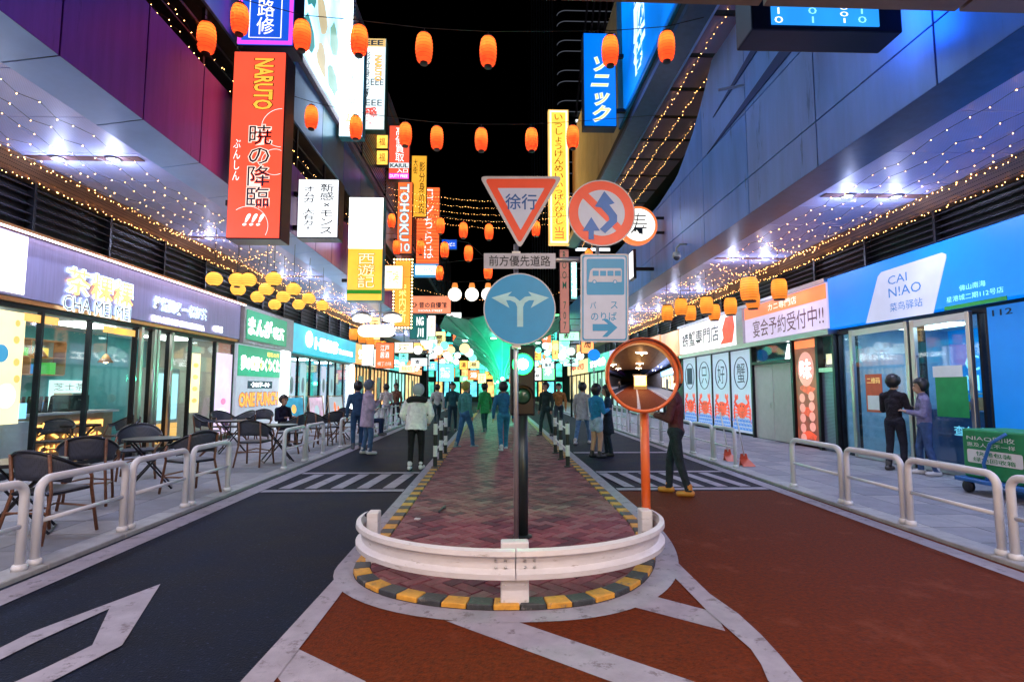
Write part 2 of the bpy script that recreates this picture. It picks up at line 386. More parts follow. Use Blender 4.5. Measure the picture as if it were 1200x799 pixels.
# litter on the bricks
t = thing('fallen_stick', 'short dark stick lying on the red bricks of the island', 'stick', (-.68, 7.0, .05)); 
MB().tube([(-.68, 6.85, .05), (-.66, 7.0, .055), (-.63, 7.2, .05)], [.012, .015, .01], 6).build('stem', kb, t); MB().tube([(-.66, 7.0, .055), (-.61, 7.03, .06)], .008, 5).build('twig', kb, t)
o = MB().prism([(-.93, 6.5, .04), (-.87, 6.48, .04), (-.86, 6.53, .04), (-.92, 6.55, .04)], (0, 0, .012)).build('paper_scrap', mat('scrap', (.7, .65, .68), .7)); tag(o, 'small white paper scrap lying on the island bricks', 'litter')

# ================================================================== the two long buildings
alu = mat('aluminium', (.55, .56, .6), .3, .9, var=.08, scale=3, stretch=(1, 1, 8))
dark = mat('dark_metal', (.018, .018, .024), .45, .5, var=.3)
black = mat('black_frame', (.02, .022, .03), .35, .6, var=.2)
purple = mat('purple_light_panel', (.24, .07, .44), .36, .3, var=.14, scale=2.2, stretch=(1, 3, .3), worn=((.12, .03, .22), 1.6, .60))  # purple light on the panels put into their base colour
purple2 = mat('purple_light_panel_pale', (.28, .08, .46), .36, .3, var=.14, scale=2.2, stretch=(1, 3, .3), worn=((.12, .03, .22), 1.6, .60))
silver = mat('pale_blue_metal', (.34, .52, .95), .32, .3, var=.08, scale=2)
soffm = perforated('perforated_soffit', (.46, .52, .92), .45, .15, 45, .5)
soffr = perforated('perforated_soffit_right', (.46, .51, .90), .45, .15, 45, .5)
slatm = mat('louver_slat', (.05, .042, .062), .4, .6, var=.2)
concrete = mat('concrete', (.22, .21, .23), .8, var=.2, scale=3, bump=.2)
lbulb = mat('downlight_lens', (.9, .9, 1), .3, emit=14, ecol=(.86, .9, 1))
fairy = mat('fairy_bulb', (1, .5, .2), .3, emit=26, ecol=(1, .45, .13))
wirem = mat('wire_black', (.02, .02, .02), .6)

def ribs(parent, name, X0, X1, Y0, step, n, z0, z1, m): pass

LX = -8.2; LZ = 5.36; LF = -5.12
lb = thing('shopping_arcade_building', 'long arcade building with cladding tinted by purple light on the left side of the street', 'building', (-8.2, 20, 0))
# body behind the shops: only side walls between rooms and what shows above
boxo('wall', (-12.6, -30, 5.6), (-8.35, 62, 15.5), concrete, lb)
boxo('rear_wall', (-12.6, -30, 0), (-12.3, 62, 5.598), concrete, lb)
YP = [3.2+1.53*i for i in range(-2, 26)]
g = .012
for i, y in enumerate(YP):
    boxo('cladding_panel', (LF, y+g, 5.44), (LF-.05, y+1.53-g, 7.2), purple if i % 3 else purple2, lb, .004)
    MB().prism([(LF, y+g, 5.435), (LF-.02, y+g, 5.435), (-5.79, y+g, LZ), (-5.77, y+g, LZ-.02)], (0, 1.53-2*g, 0)).build('edge_panel', silver, lb)
boxo('cladding_core', (LF-.06, -30, 5.45), (LF-.35, 62, 7.18), dark, lb)
boxo('far_cladding', (LF, YP[-1]+1.53+g, 5.44), (LF-.05, 62, 7.2), purple, lb); boxo('near_cladding', (LF, -30, 5.44), (LF-.05, YP[0]-g, 7.2), purple, lb)
boxo('edge_core', (LF-.1, -30, 5.47), (-8.3, 62, 5.595), dark, lb)
SY = [0.4+1.2*i for i in range(0, 34)]
for i, y in enumerate(SY):
    for (xa, xb) in ((-8.18, -7.0), (-6.99, -5.8)):
        boxo('soffit_panel', (xa, y+.008, LZ), (xb, y+1.192, LZ+.03), soffm, lb)
boxo('near_soffit', (-8.18, -30, LZ), (-5.8, .39, LZ+.03), soffm, lb); boxo('far_soffit', (-8.18, 41.21, LZ), (-5.8, 62, LZ+.03), soffm, lb)
dstrip = mat('soffit_trim', (.16, .09, .10), .4, .4)
# mesh cornice where soffit meets the louvres
mesh_m = perforated('mesh_cornice', (.35, .2, .12), .4, .7, 26, .06)
MB().prism([(-8.19, -2, LZ-.01), (-7.72, -2, LZ-.015), (-8.05, -2, LZ-.22), (-8.19, -2, LZ-.24)], (0, 62, 0)).build('mesh_cornice', mesh_m, lb)
def louvres(parent, X, s, z0, z1, ya, yb, bay, nrow):
    """s=+1: wall faces +X"""
    y = ya
    while y < yb-.01:
        e = min(y+bay, yb)
        for k in range(nrow):
            z = z0+(k+.5)*(z1-z0)/nrow
            MB().prism([(X+s*.02, y+.03, z-.02), (X+s*.11, y+.03, z-.055), (X+s*.115, y+.03, z-.045), (X+s*.025, y+.03, z+.0)], (0, e-y-.06, 0)).build('louvre_slat', slatm, parent)
        boxo('louvre_post', (X+s*.0, y-.028, z0), (X+s*.125, y+.028, z1), black, parent)
        y = e
    boxo('louvre_back', (X-s*.08, ya, z0-.05), (X-s*.02, yb, z1), dark, parent)
louvres(lb, -8.2, 1, 4.24, 5.15, 2, 40, 1.9, 6)
boxo('fascia_backing', (-8.34, 2, 3.0), (-8.24, 62, 4.2), dark, lb); boxo('far_fascia', (-8.23, 40, 4.2), (-8.1, 62, 5.2), dark, lb)
# upper storeys: a slot with a railing, then blue panels
bluep = mat('blue_panel', (.10, .22, .50), .3, .5, var=.15, scale=1.5); bluep2 = mat('teal_panel', (.08, .25, .38), .3, .5, var=.15, scale=1.5)
boxo('walkway_wall', (-6.6, -10, 7.25), (-6.5, 62, 8.3), mat('walkway_wall', (.08, .06, .07), .7), lb)
boxo('walkway_floor', (-6.5, -10, 7.2), (-5.5, 62, 7.24), dark, lb)
for i in range(12):
    y = 2+2.3*i
    boxo('upper_panel', (-5.14, y+.015, 8.36), (-5.2, y+2.285, 10.0), bluep if i % 2 else bluep2, lb, .005)
    boxo('railing_post', (-5.26, y+.5, 7.22), (-5.2, y+.56, 8.34), dark, lb)
boxo('upper_core', (-5.21, -10, 8.38), (-8.3, 62, 15.3), dark, lb)
boxo('railing_bar', (-5.28, -10, 7.95), (-5.24, 62, 8.0), dark, lb); boxo('railing_bar', (-5.28, -10, 7.6), (-5.24, 62, 7.63), dark, lb)
boxo('ledge', (-5.02, 2, 10.02), (-5.3, 62, 10.2), mat('ledge_grey', (.16, .12, .2), .5, .3), lb)
finm = [mat('facade_fin', (.17, .15, .26), .35, .6, var=.2), mat('facade_fin_blue', (.10, .2, .32), .35, .6, var=.2), mat('facade_fin_warm', (.34, .16, .12), .4, .5, var=.2)]
for i in range(34):
    z = 10.35+i*.15
    MB().prism([(-5.20, 18.6, z), (-5.02, 18.6, z+.03), (-5.02, 18.6, z+.075), (-5.20, 18.6, z+.07)], (0, 43, 0)).build('facade_fin', finm[(i*7) % 3 if i % 2 else 0], lb)
for i in range(16):
    z = 7.35+i*.06
for i in range(9):
    y = 20+4.4*i; boxo('facade_post', (-5.19, y, 10.25), (-5.0, y+.07, 15.4), dark, lb)

RX = 8.2; RZ = 5.02; RF = 5.12
rb = thing('shopping_arcade_building', 'long building with metal cladding tinted by blue light on the right side of the street', 'building', (8.2, 20, 0))
boxo('wall', (8.35, -30, 5.3), (12.6, 62, 9.2), concrete, rb); boxo('rear_wall', (12.3, -30, 0), (12.6, 62, 5.298), concrete, rb)
bl = [mat('blue_light_panel_%d' % i, c, .38, .25, var=.14, scale=1.6, stretch=(1, 1.6, .25), spec=.3, worn=((.10, .20, .5), 2.2, .60)) for i, c in enumerate([(.19, .36, .86), (.23, .38, .84), (.17, .36, .92)])]  # blue light falling on this cladding is put into the panel colours
YR = [1.2+2.35*i for i in range(-2, 15)]
def topz(y):     # the parapet swoops down towards the far end
    pts = [(-10, 11.5), (10.5, 11.0), (12.8, 8.7), (13.6, 8.1), (14.8, 7.5), (16.6, 7.28), (40, 7.22)]
    for (a, za), (b, zb) in zip(pts, pts[1:]):
        if a <= y <= b: return za+(zb-za)*(y-a)/(b-a)
    return 7.22
for i, y in enumerate(YR):
    for (z0, z1) in ((5.06, 5.79), (5.81, 7.18)):
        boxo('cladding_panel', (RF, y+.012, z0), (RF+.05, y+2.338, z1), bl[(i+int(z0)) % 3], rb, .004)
    ys = [y+.012+k*2.326/8 for k in range(9)]
    if topz(y) > 7.25:
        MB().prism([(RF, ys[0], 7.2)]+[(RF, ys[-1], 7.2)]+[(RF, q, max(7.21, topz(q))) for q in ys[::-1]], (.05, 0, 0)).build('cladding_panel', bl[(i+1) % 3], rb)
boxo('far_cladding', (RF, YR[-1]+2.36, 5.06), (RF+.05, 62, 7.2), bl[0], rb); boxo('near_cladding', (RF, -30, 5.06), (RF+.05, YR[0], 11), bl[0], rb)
boxo('cladding_core', (RF+.06, -30, 5.08), (RF+.3, 62, 7.15), dark, rb)
MB().prism([(RF+.07, -30, 7.1), (RF+.07, 17, 7.1), (RF+.07, 16.6, 7.2), (RF+.07, 14.8, 7.4), (RF+.07, 13.6, 8.0), (RF+.07, 12.8, 8.6), (RF+.07, 10.5, 10.9), (RF+.07, -30, 10.9)], (.2, 0, 0)).build('parapet_core', dark, rb)
edge_r = mat('dark_blue_edge', (.05, .09, .2), .35, .5, var=.15)
MB().prism([(RF, -30, 5.055), (RF+.02, -30, 5.055), (5.78, -30, RZ), (5.76, -30, RZ-.02)], (0, 92, 0)).build('edge_panel', edge_r, rb)
for i, y in enumerate(SY):
    for (xa, xb) in ((5.79, 6.98), (6.99, 8.18)):
        boxo('soffit_panel', (xa, y+.008, RZ), (xb, y+1.192, RZ+.03), soffr, rb)
boxo('near_soffit', (5.79, -30, RZ), (8.18, .39, RZ+.03), soffr, rb); boxo('far_soffit', (5.79, 41.21, RZ), (8.18, 62, RZ+.03), soffr, rb)
boxo('edge_core', (5.5, -30, 5.06), (8.3, 62, 5.29), dark, rb)
MB().prism([(8.19, -2, RZ-.01), (7.72, -2, RZ-.015), (8.05, -2, RZ-.2), (8.19, -2, RZ-.22)], (0, 62, 0)).build('mesh_cornice', mesh_m, rb)
louvres(rb, 8.2, -1, 4.22, 4.82, 2, 40, 1.9, 5)
boxo('fascia_backing', (8.24, 2, 2.9), (8.34, 62, 4.2), dark, rb); boxo('far_fascia', (8.1, 40, 4.2), (8.23, 62, 4.82), dark, rb)
# slanted light slots in the cladding (seen as dark wedges)
slot = mat('slot_blue', (.02, .05, .2), .4, .3)
for (pa, pb, w) in (((930, 58), (829, 181), 14), ((893, 52), (836, 138), 8)):
    a, b = at(*pa, X=RF-.004), at(*pb, X=RF-.004); MB().prism([a, b, at(pa[0]-w, pa[1], X=RF-.004)], (-.02, 0, 0)).build('slot', slot, rb)
a = at(842, 106, X=4.7); MB().tube([a, (RF, a.y-.3, a.z-.05)], .03, 8).build('spigot', silver, rb)
# second-storey canopy, and the storeys above it
c2 = 9.3
can = perforated('canopy_soffit', (.34, .24, .42), .4, .4, 30, .5)
for i in range(14):
    y = 9.2+1.45*i; boxo('canopy_panel', (4.52, y+.02, c2), (6.3, y+1.43-.16, c2+.04), can, rb); boxo('canopy_joint', (4.52, y+1.29, c2+.02), (6.3, y+1.47, c2+.05), dark, rb)
boxo('canopy_edge', (4.46, 9, c2-.06), (4.51, 29.6, c2+.12), silver, rb)
MB().prism([(3.95, 9, c2+.06), (4.455, 9, c2-.05), (4.455, 9, c2+.1), (3.95, 9, c2+.2)], (0, 20.6, 0)).build('canopy_rim', edge_r, rb)
boxo('canopy_core', (4.0, 9, c2+.21), (12, 29.6, c2+.5), dark, rb)
sky_panel = mat('sky_blue_panel', (.03, .25, .62), .3, .3, var=.2, scale=.8)
for i in range(3):
    y = 9.2+2.5*i; boxo('upper_panel', (3.93, y+.015, c2+.52), (4.0, y+2.485, 17), sky_panel, rb)
warm_p = mat('warm_panel', (.42, .24, .12), .4, .3, var=.2, scale=1)
for i in range(5):
    y = 17+2.5*i; boxo('upper_panel', (4.3, y+.015, c2+.52), (4.36, y+2.485, 15.5), warm_p, rb)
boxo('upper_core', (4.37, 9.1, c2+.52), (10, 29.4, 15.4), dark, rb)
boxo('upper_return', (3.95, 16.72, c2+.53), (4.36, 16.8, 15.3), edge_r, rb)
# recessed walkway wall behind the parapet, warm lit
boxo('walkway_wall', (6.9, 9, 7.2), (7.0, 40, 9.25), mat('walkway_wall_right', (.3, .2, .14), .7), rb); boxo('walkway_floor', (5.5, -10, 7.0), (6.9, 40, 7.05), dark, rb)

# downlights: trim strip, two lamps each
def downlight(x, y, z, label, pw=140, col=(.66, .74, 1)):
    t = thing('downlight', label, 'lamp', (x, y, z), 'recessed downlights under the arcade ceilings')
    MB().lathe([(.10, 0), (.115, -.004), (.115, -.02), (.085, -.022), (.08, -.004)], (x, y, z), 16).build('ring', alu, t, smooth=True)
    MB().lathe([(.001, -.012), (.05, -.013), (.078, -.008)], (x, y, z), 14).build('lens', lbulb, t)
    ld = bpy.data.lights.new('spot', 'SPOT'); ld.energy = pw; ld.spot_size = R(150); ld.spot_blend = .8; ld.shadow_soft_size = .07; ld.color = col
    lo = bpy.data.objects.new('spot', ld); COL.objects.link(lo); lo.parent = t; lo.location = (0, 0, -.035)
    ld = bpy.data.lights.new('glow', 'POINT'); ld.energy = 22; ld.shadow_soft_size = .06; ld.color = (.64, .70, 1)  # point light added below the lens to brighten the soffit
    lo = bpy.data.objects.new('glow', ld); COL.objects.link(lo); lo.parent = t; lo.location = (0, 0, -.16)
dl = 0
for i, y in enumerate([-9, -5.2, -.6, 4.2, 9.0, 13.8, 18.6, 23.4, 28.2, 33, 39]):
    boxo('soffit_trim', (-8.0, y-.09, LZ-.012), (-5.9, y+.09, LZ-.002), dstrip, lb); boxo('soffit_trim', (5.9, y-.09+.4, RZ-.012), (8.0, y+.09+.4, RZ-.002), dstrip, rb)
    for side, s in (('left', -1), ('right', 1)):
        for j, x in enumerate((6.35, 7.25)):
            downlight(s*x, y+(.4 if s > 0 else 0), (LZ if s < 0 else RZ)-.013, 'round white downlight in the %s arcade ceiling, %s lamp of the %s pair' % (side, ('street side', 'shop side')[j], ORD[i-3]+' visible' if i > 2 else ('rearmost', 'middle rear', 'overhead')[i]))

# ================================================================== footbridge over the camera, and what the road mirror sees behind it
brown = mat('bridge_panel', (.22, .13, .08), .5, .2, var=.2, scale=2)
fb = thing('footbridge', 'brown panelled footbridge crossing above the road at the top of the picture', 'bridge', (0, 0, 5))
pa, pb = at(592, -1, Z=5.0), at(1200, 16, Z=5.0); dx = pb-pa; e0 = pa+dx*(-1.05); e1 = pa+dx*1.25
for i in range(6):
    a = e0+(e1-e0)*(i/6+.002); b = e0+(e1-e0)*((i+1)/6-.002); w = Vector((0, -13, 0))
    MB().prism([a, b, b+w, a+w], (0, 0, .06)).build('deck_panel', brown, fb)
MB().prism([e0+Vector((0, 0, .07)), e1+Vector((0, 0, .07)), e1+Vector((0, -13, .07)), e0+Vector((0, -13, .07))], (0, 0, 1.2)).build('parapet', brown, fb)
tubew = mat('tube_lamp', (1, .8, .5), .3, emit=9, ecol=(1, .72, .42))
for i, (x, y) in enumerate([(-2.6, .2), (2.2, .2), (-2.6, -3.4), (2.2, -3.4), (-2.6, -6.5), (2.2, -6.5)]):
    t = thing('tube_lamp', 'warm tube lamp under the footbridge deck, %s of the %s' % (('left one', 'right one')[i % 2], ('front pair', 'middle pair', 'rear pair')[i//2]), 'lamp', (x, y, 4.95), 'tube lamps under the footbridge')
    boxo('housing', (x-.7, y-.07, 4.95), (x+.7, y+.07, 4.997), alu, t); MB().tube([(x-.65, y, 4.93), (x+.65, y, 4.93)], .03, 8).build('tube', tubew, t)
    ld = bpy.data.lights.new('area', 'AREA'); ld.shape = 'RECTANGLE'; ld.size = 1.3; ld.size_y = .08; ld.energy = 125; ld.color = (1, .84, .74)
    lo = bpy.data.objects.new('area', ld); COL.objects.link(lo); lo.parent = t; lo.location = (0, 0, -.06)
    ld = bpy.data.lights.new('glow', 'POINT'); ld.energy = 22; ld.shadow_soft_size = .08; ld.color = (1, .6, .25)  # bare point light added to warm the underside of the deck
    lo = bpy.data.objects.new('glow', ld); COL.objects.link(lo); lo.parent = t; lo.location = (0, 0, -.3)
t = thing('ticket_kiosk', 'yellow lit kiosk standing behind, seen only in the road mirror', 'kiosk', (2.4, -6.2, 0))
boxo('wall', (.9, -8.4, 0), (3.9, -6.2, 3.1), mat('kiosk_yellow', (.6, .35, .1), .5), t); boxo('window', (1.1, -6.198, .8), (3.7, -6.16, 2.7), glow('kiosk_glow', (1, .55, .12), 5), t)
boxo('roof', (.7, -8.6, 3.1), (4.1, -5.9, 3.3), brown, t)
boxo('sign_board', (1.0, -6.155, 2.75), (3.8, -6.1, 3.05), glow('kiosk_sign', (1, .8, .4), 2.5), t)

# ================================================================== shop fronts
DG = glass('shop_glass'); frost = mat('frosted_film', (.6, .7, .72), .5)
wh = mat('white_board', (.72, .72, .74), .45, var=.06); cream = mat('cream_wall', (.62, .55, .46), .6, var=.06); tealw = mat('teal_wall', (.10, .42, .45), .55)
woodm = mat('warm_wood', (.40, .22, .11), .5, var=.25, scale=4, stretch=(1, 1, 8)); floorm = mat('shop_floor', (.32, .31, .32), .35)
LETW = glow('letter_white', (1, 1, 1), 4, .05); LETO = glow('letter_orange', (1, .45, .10), 2.6, .1); HALO = glow('halo_cyan', (.62, .86, 1), 2.6, .1)
def room(t, s, X, y0, y1, h, wallm, back, ceil_e, depth=2.6, lampcol=(1, .95, .85), pw=0):
    """shop interior behind the front, s=-1 left side"""
    xa = X+s*.06; xb = X+s*depth
    boxo('interior_floor', (xa, y0, .0), (xb, y1, .03), floorm, t); boxo('interior_ceiling', (xa, y0, h), (xb, y1, h+.05), wh, t)
    boxo('interior_back_wall', (xb, y0, .03), (xb+s*.08, y1, h), back, t)
    boxo('interior_side_wall', (xa, y0, .03), (xb, y0+.06, h), wallm, t); boxo('interior_side_wall', (xa, y1-.06, .03), (xb, y1, h), wallm, t)
    k = max(1, int((y1-y0)/2.6))
    for i in range(k):
        y = y0+(i+.5)*(y1-y0)/k
        boxo('ceiling_lamp', (X+s*.8, y-.5, h-.05), (X+s*1.5, y+.5, h-.005), mat('panel_lamp_%s' % ceil_e, lampcol, .4, emit=ceil_e, ecol=lampcol), t)
def front(t, s, X, y0, y1, h, splits, frame, fw=.05):
    """frame with panes between splits"""
    for y in splits: boxo('mullion', (X-.05, y-fw/2, .03), (X+.05, y+fw/2, h), frame, t)
    boxo('head_rail', (X-.049, y0+fw/2, h-.09), (X+.049, y1-fw/2, h-.002), frame, t); boxo('bottom_rail', (X-.049, y0+fw/2, .032), (X+.049, y1-fw/2, .13), frame, t)
    for a, b in zip(splits, splits[1:]): boxo('glass_pane', (X-.006, a+fw/2, .13), (X+.006, b-fw/2, h-.09), DG, t)
def yl(px, X=8.2): return X*F/(580-px)
def yr(px, X=8.2): return X*F/(px-580)

# ---- tea shop
tea = thing('tea_shop', 'tea shop with grey violet sign band and glowing white and orange letters', 'shop', (-8.2, 11, 0))
gv = mat('grey_violet_board', (.34, .31, .55), .42, .2, var=.12, scale=3, stretch=(1, 10, .4))
boxo('sign_board', (-8.235, 5.0, 3.08), (-8.02, 17.35, 4.16), gv, tea, .01)
boxo('copper_trim', (-8.235, 5.0, 4.163), (-7.84, 17.35, 4.21), mat('copper', (.6, .28, .12), .3, .9), tea)
boxo('strip_light', (-7.90, 5.0, 4.145), (-7.86, 17.35, 4.162), mat('trim_led', (1, .8, .9), .4, emit=6, ecol=(.92, .8, 1)), tea)
boxo('lower_trim', (-8.235, 5.0, 3.0), (-8.06, 17.35, 3.075), mat('copper', ()), tea)
wl = wall_l(-8.02)
boxo('light_box', (-8.019, 5.2, 3.13), (-7.99, 9.42, 4.12), glow('box_white', (1, .97, .95), 1.6), tea)
def zz(py, px, X): return CH+(455-py)/abs(px-580)*abs(X)
def ltext(body, pxa, pya0, pya1, pxb, m, par, **k):
    """text on the tea board: pixel columns to metres along the wall"""
    X = 8.0; ya, yb = yl(pxa, X), yl(pxb, X); zt = zz(pya0, pxa, X); zb = zz(pya1, pxa, X)
    return text(wl, body, ya, zb, yb, zt, .03, m, par, **k)
ltext('茶粿粿', 83, 313, 345, 160, LETO, tea, off=.008, outline=HALO)
ltext('CHA MEI MEI', 81, 347, 364, 158, mat('letter_brown', (.2, .12, .1), .4), tea, off=.0, outline=HALO)
ltext('承蒞買叹·一杯好茶', 184, 348, 363, 245, mat('letter_brown', ()), tea, off=.0, outline=HALO)
ltext('CHA MEI MEI GONGFUCHA', 182, 370, 377, 243, LETW, tea, off=.02)
ltext('GS', 253, 382, 389, 264, LETW, tea, off=.02)
room(tea, -1, -8.2, 5.0, 17.3, 3.0, cream, tealw, 8)
spl = [5.0, 6.6, yl(-5), yl(58), yl(113), yl(165), yl(183), yl(203), yl(228), yl(256), 17.3]
front(tea, -1, -8.2, 5.0, 17.3, 3.0, spl, black)
steel = mat('brushed_steel', (.5, .48, .47), .28, .95, var=.1, stretch=(1, 1, .2))
for a, b in ((yl(166), yl(184)), (yl(184)+.05, yl(204))):
    d = boxo('door', (-8.13, a, .04), (-8.07, a+.09, 2.95), steel, tea); boxo('door_stile', (-8.13, b-.09, .04), (-8.07, b, 2.95), steel, tea)
    MB().tube([(-8.03, b-.16, .8), (-8.03, b-.16, 2.0)], .02, 8).build('handle', steel, d, smooth=True)
# window posters, each with its own print
def poster(par, fr, a0, b0, a1, b1, base, blobs, name='poster', c=.012):
    m = MB(); fr.box(m, a0, b0, a1, b1, c, c+.006); p = m.build(name, base, par)
    for (u, v, w, h, mm) in blobs:
        q = MB(); a = a0+(a1-a0)*u; b = b0+(b1-b0)*v; n = 14
        fr.poly(q, [(a+w*(a1-a0)/2*math.cos(6.2832*i/n), b+h*(b1-b0)/2*math.sin(6.2832*i/n)) for i in range(n)], c+.0065, c+.009); q.build('print_spot', mm, p)
    return p
yel = glow('poster_cream', (1, .82, .42), 1.0); org = glow('poster_orange', (1, .5, .12), .9); brn = mat('poster_brown', (.18, .07, .05), .5)
wp = wall_l(-8.2)
poster(tea, wp, yl(4), .95, yl(40), 2.85, yel, [(.3, .62, .45, .16, glow('poster_teal', (.05, .35, .6), .6)), (.55, .25, .6, .22, glow('poster_white', (1, 1, .95), 1.1)), (.75, .75, .2, .07, org), (.8, .55, .2, .07, org), (.85, .4, .2, .07, org), (.75, .9, .16, .06, org)])
poster(tea, wp, yl(258), .2, yl(277), 2.6, glow('poster_pink', (.78, .62, .86), .75), [(.5, .4, .3, .08, glow('poster_magenta', (.9, .2, .45), .8)), (.4, .28, .5, .07, glow('poster_white', ())), (.7, .1, .4, .14, mat('poster_plum', (.2, .06, .2), .5))])
poster(tea, wp, yl(230), .9, yl(240), 2.5, yel, [(.5, .2, .6, .08, org), (.5, .4, .6, .08, org), (.5, .6, .6, .08, org), (.5, .8, .6, .08, org)])
for px in (38, 128, 140): 
    q = MB(); wp.box(q, yl(px), 2.72, yl(px)+.75, 2.86, .012, .02); st = q.build('notice_strip', org, tea)
# things inside the tea shop
t = thing('counter', 'tea shop counter with glowing orange characters on its front', 'counter', (-9.1, 12.2, 0.03))
boxo('body', (-9.1, 10.9, .03), (-9.75, 13.4, 1.0), mat('counter_wood', (.5, .33, .22), .5), t); boxo('worktop', (-9.02, 10.8, 1.003), (-9.8, 13.5, 1.05), wh, t)
wc = wall_l(-9.095); text(wc, '茶粿粿', 11.2, .5, 13.1, .86, .02, LETO, t, off=.03); text(wc, 'CHA MEI MEI', 11.3, .25, 13.0, .4, .02, LETO, t, off=.02)
t = thing('coffee_machine', 'black drink machine standing on the tea shop counter', 'machine', (-9.4, 12.4, 1.05)); boxo('body', (-9.2, 12.2, 1.05), (-9.6, 12.75, 1.4), black, t); boxo('top_tray', (-9.2, 12.25, 1.403), (-9.6, 12.7, 1.45), steel, t); MB().tube([(-9.18, 12.4, 1.3), (-9.1, 12.4, 1.3), (-9.1, 12.4, 1.22)], .015, 6).build('spout', steel, t)
t = thing('cup_rack', 'row of leaning bottles beside the drink machine', 'rack', (-9.4, 11.6, 1.05))
for i in range(6): MB().tube([(-9.3, 11.1+i*.14, 1.05), (-9.35, 11.2+i*.14, 1.38)], [.045, .03], 8).build('bottle', black, t, smooth=True)
t = thing('printer', 'white till box standing on a tea shop shelf by the window', 'till', (-8.75, 9.9, 0)); boxo('cabinet', (-8.5, 9.5, .03), (-9.1, 10.4, .95), wh, t); boxo('till_body', (-8.55, 9.65, .953), (-8.95, 10.05, 1.25), mat('till_white', (.7, .72, .75), .4), t); boxo('screen', (-8.6, 10.1, 1.0), (-8.64, 10.38, 1.28), glow('till_screen', (.3, .7, 1), 1.2), t)
t = thing('wall_shelf', 'wooden wall shelf with green and blue packets in the tea shop', 'shelf', (-10.7, 11.8, 1.9))
for z in (1.85, 2.25, 2.65): boxo('board', (-10.74, 9.6, z), (-10.45, 13.6, z+.03), woodm, t)
for i in range(5): boxo('divider', (-10.74, 9.6+i, 1.88), (-10.45, 9.63+i, 2.65), woodm, t)
gl = [glow('packet_green', (.10, .55, .10), .6), glow('packet_blue', (.05, .3, .7), .6), glow('packet_yellow', (.9, .6, .08), .7)]  # packets and canisters get a glow of their own in the material
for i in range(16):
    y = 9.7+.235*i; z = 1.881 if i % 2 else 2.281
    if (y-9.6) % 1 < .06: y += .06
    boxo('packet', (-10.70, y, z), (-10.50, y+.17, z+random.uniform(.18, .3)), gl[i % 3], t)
t = thing('grid_panel', 'white wire grid on the tea shop back wall', 'grid', (-10.72, 9, 1.0))
for i in range(12): MB().tube([(-10.7, 8.2+i*.15, 1.0), (-10.7, 8.2+i*.15, 2.2)], .008, 5).build('wire', wh, t)
for i in range(9): MB().tube([(-10.69, 8.2, 1.0+i*.15), (-10.69, 9.85, 1.0+i*.15)], .008, 5).build('wire', wh, t)
grn = mat('stool_green', (.04, .42, .30), .45)
for i, (x, y) in enumerate(((-8.9, 7.8), (-8.9, 9.0))):
    t = thing('cafe_chair', 'teal shell chair behind the window, %s one' % ('nearer', 'farther')[i], 'chair', (x, y, .03), 'teal shell chairs in the tea shop')
    MB().lathe([(.02, .44), (.2, .45), (.23, .5), (.22, .52)], (x, y, .03), 14).build('seat', grn, t, smooth=True)
    MB().prism([(x-.2, y-.2, .5), (x-.24, y-.22, .95), (x-.24, y+.22, .95), (x-.2, y+.2, .5)], (.03, 0, 0)).build('backrest', grn, t, .01)
    for a in range(4): MB().tube([(x+.15*(1 if a % 2 else -1), y+.15*(1 if a//2 else -1), .48), (x+.2*(1 if a % 2 else -1), y+.2*(1 if a//2 else -1), .03)], .014, 6).build('leg', mat('gold_leg', (.7, .45, .15), .3, .8), t)
t = thing('drinks_fridge', 'glass fronted drinks fridge with orange base inside the tea shop', 'fridge', (-9.2, 15.2, 0)); boxo('body', (-9.0, 14.7, .03), (-9.6, 15.9, 2.1), mat('fridge_grey', (.5, .6, .62), .4), t); boxo('door_glass', (-8.995, 14.8, .7), (-8.97, 15.8, 1.95), glow('fridge_glow', (.45, .85, .9), 1.0), t); boxo('kick_plate', (-8.995, 14.75, .08), (-8.97, 15.85, .6), org, t)

for i, y in enumerate((7.6, 9.4, 11.3, 13.2, 15.0)):  # pendants added to bring warm light into the shop
    t = thing('added_pendant_lamp', 'added warm cone pendant lamp inside the tea shop, %s from the camera' % ORD[i], 'lamp', (-9.2, y, 2.3), 'added pendant lamps in the tea shop')
    MB().tube([(-9.2, y, 2.35), (-9.2, y, 2.99)], .008, 5).build('cord', black, t); MB().lathe([(.03, 2.36), (.16, 2.16), (.155, 2.16), (.025, 2.34)], (-9.2, y, 0), 18).build('shade', mat('shade_amber', (.6, .28, .06), .5), t, smooth=True); MB().ball((-9.2, y, 2.2), .06, 10, 6).build('bulb', mat('added_pendant_bulb', (1, .8, .5), .3, emit=22, ecol=(1, .66, .3)), t, smooth=True)
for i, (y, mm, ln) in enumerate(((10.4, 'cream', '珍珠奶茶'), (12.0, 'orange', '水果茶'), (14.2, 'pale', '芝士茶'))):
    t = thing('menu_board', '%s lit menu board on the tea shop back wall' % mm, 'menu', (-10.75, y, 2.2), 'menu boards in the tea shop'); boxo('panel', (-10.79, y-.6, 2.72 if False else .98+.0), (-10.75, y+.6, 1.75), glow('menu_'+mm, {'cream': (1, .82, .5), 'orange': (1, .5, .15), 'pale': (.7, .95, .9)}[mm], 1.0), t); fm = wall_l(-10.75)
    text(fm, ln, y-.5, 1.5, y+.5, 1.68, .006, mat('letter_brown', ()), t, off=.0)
    for k in range(4): q = MB(); fm.box(q, y-.5, 1.08+.09*k, y+.45-.12*(k % 2), 1.12+.09*k, .002, .006); q.build('menu_line', mat('letter_brown', ()), t)
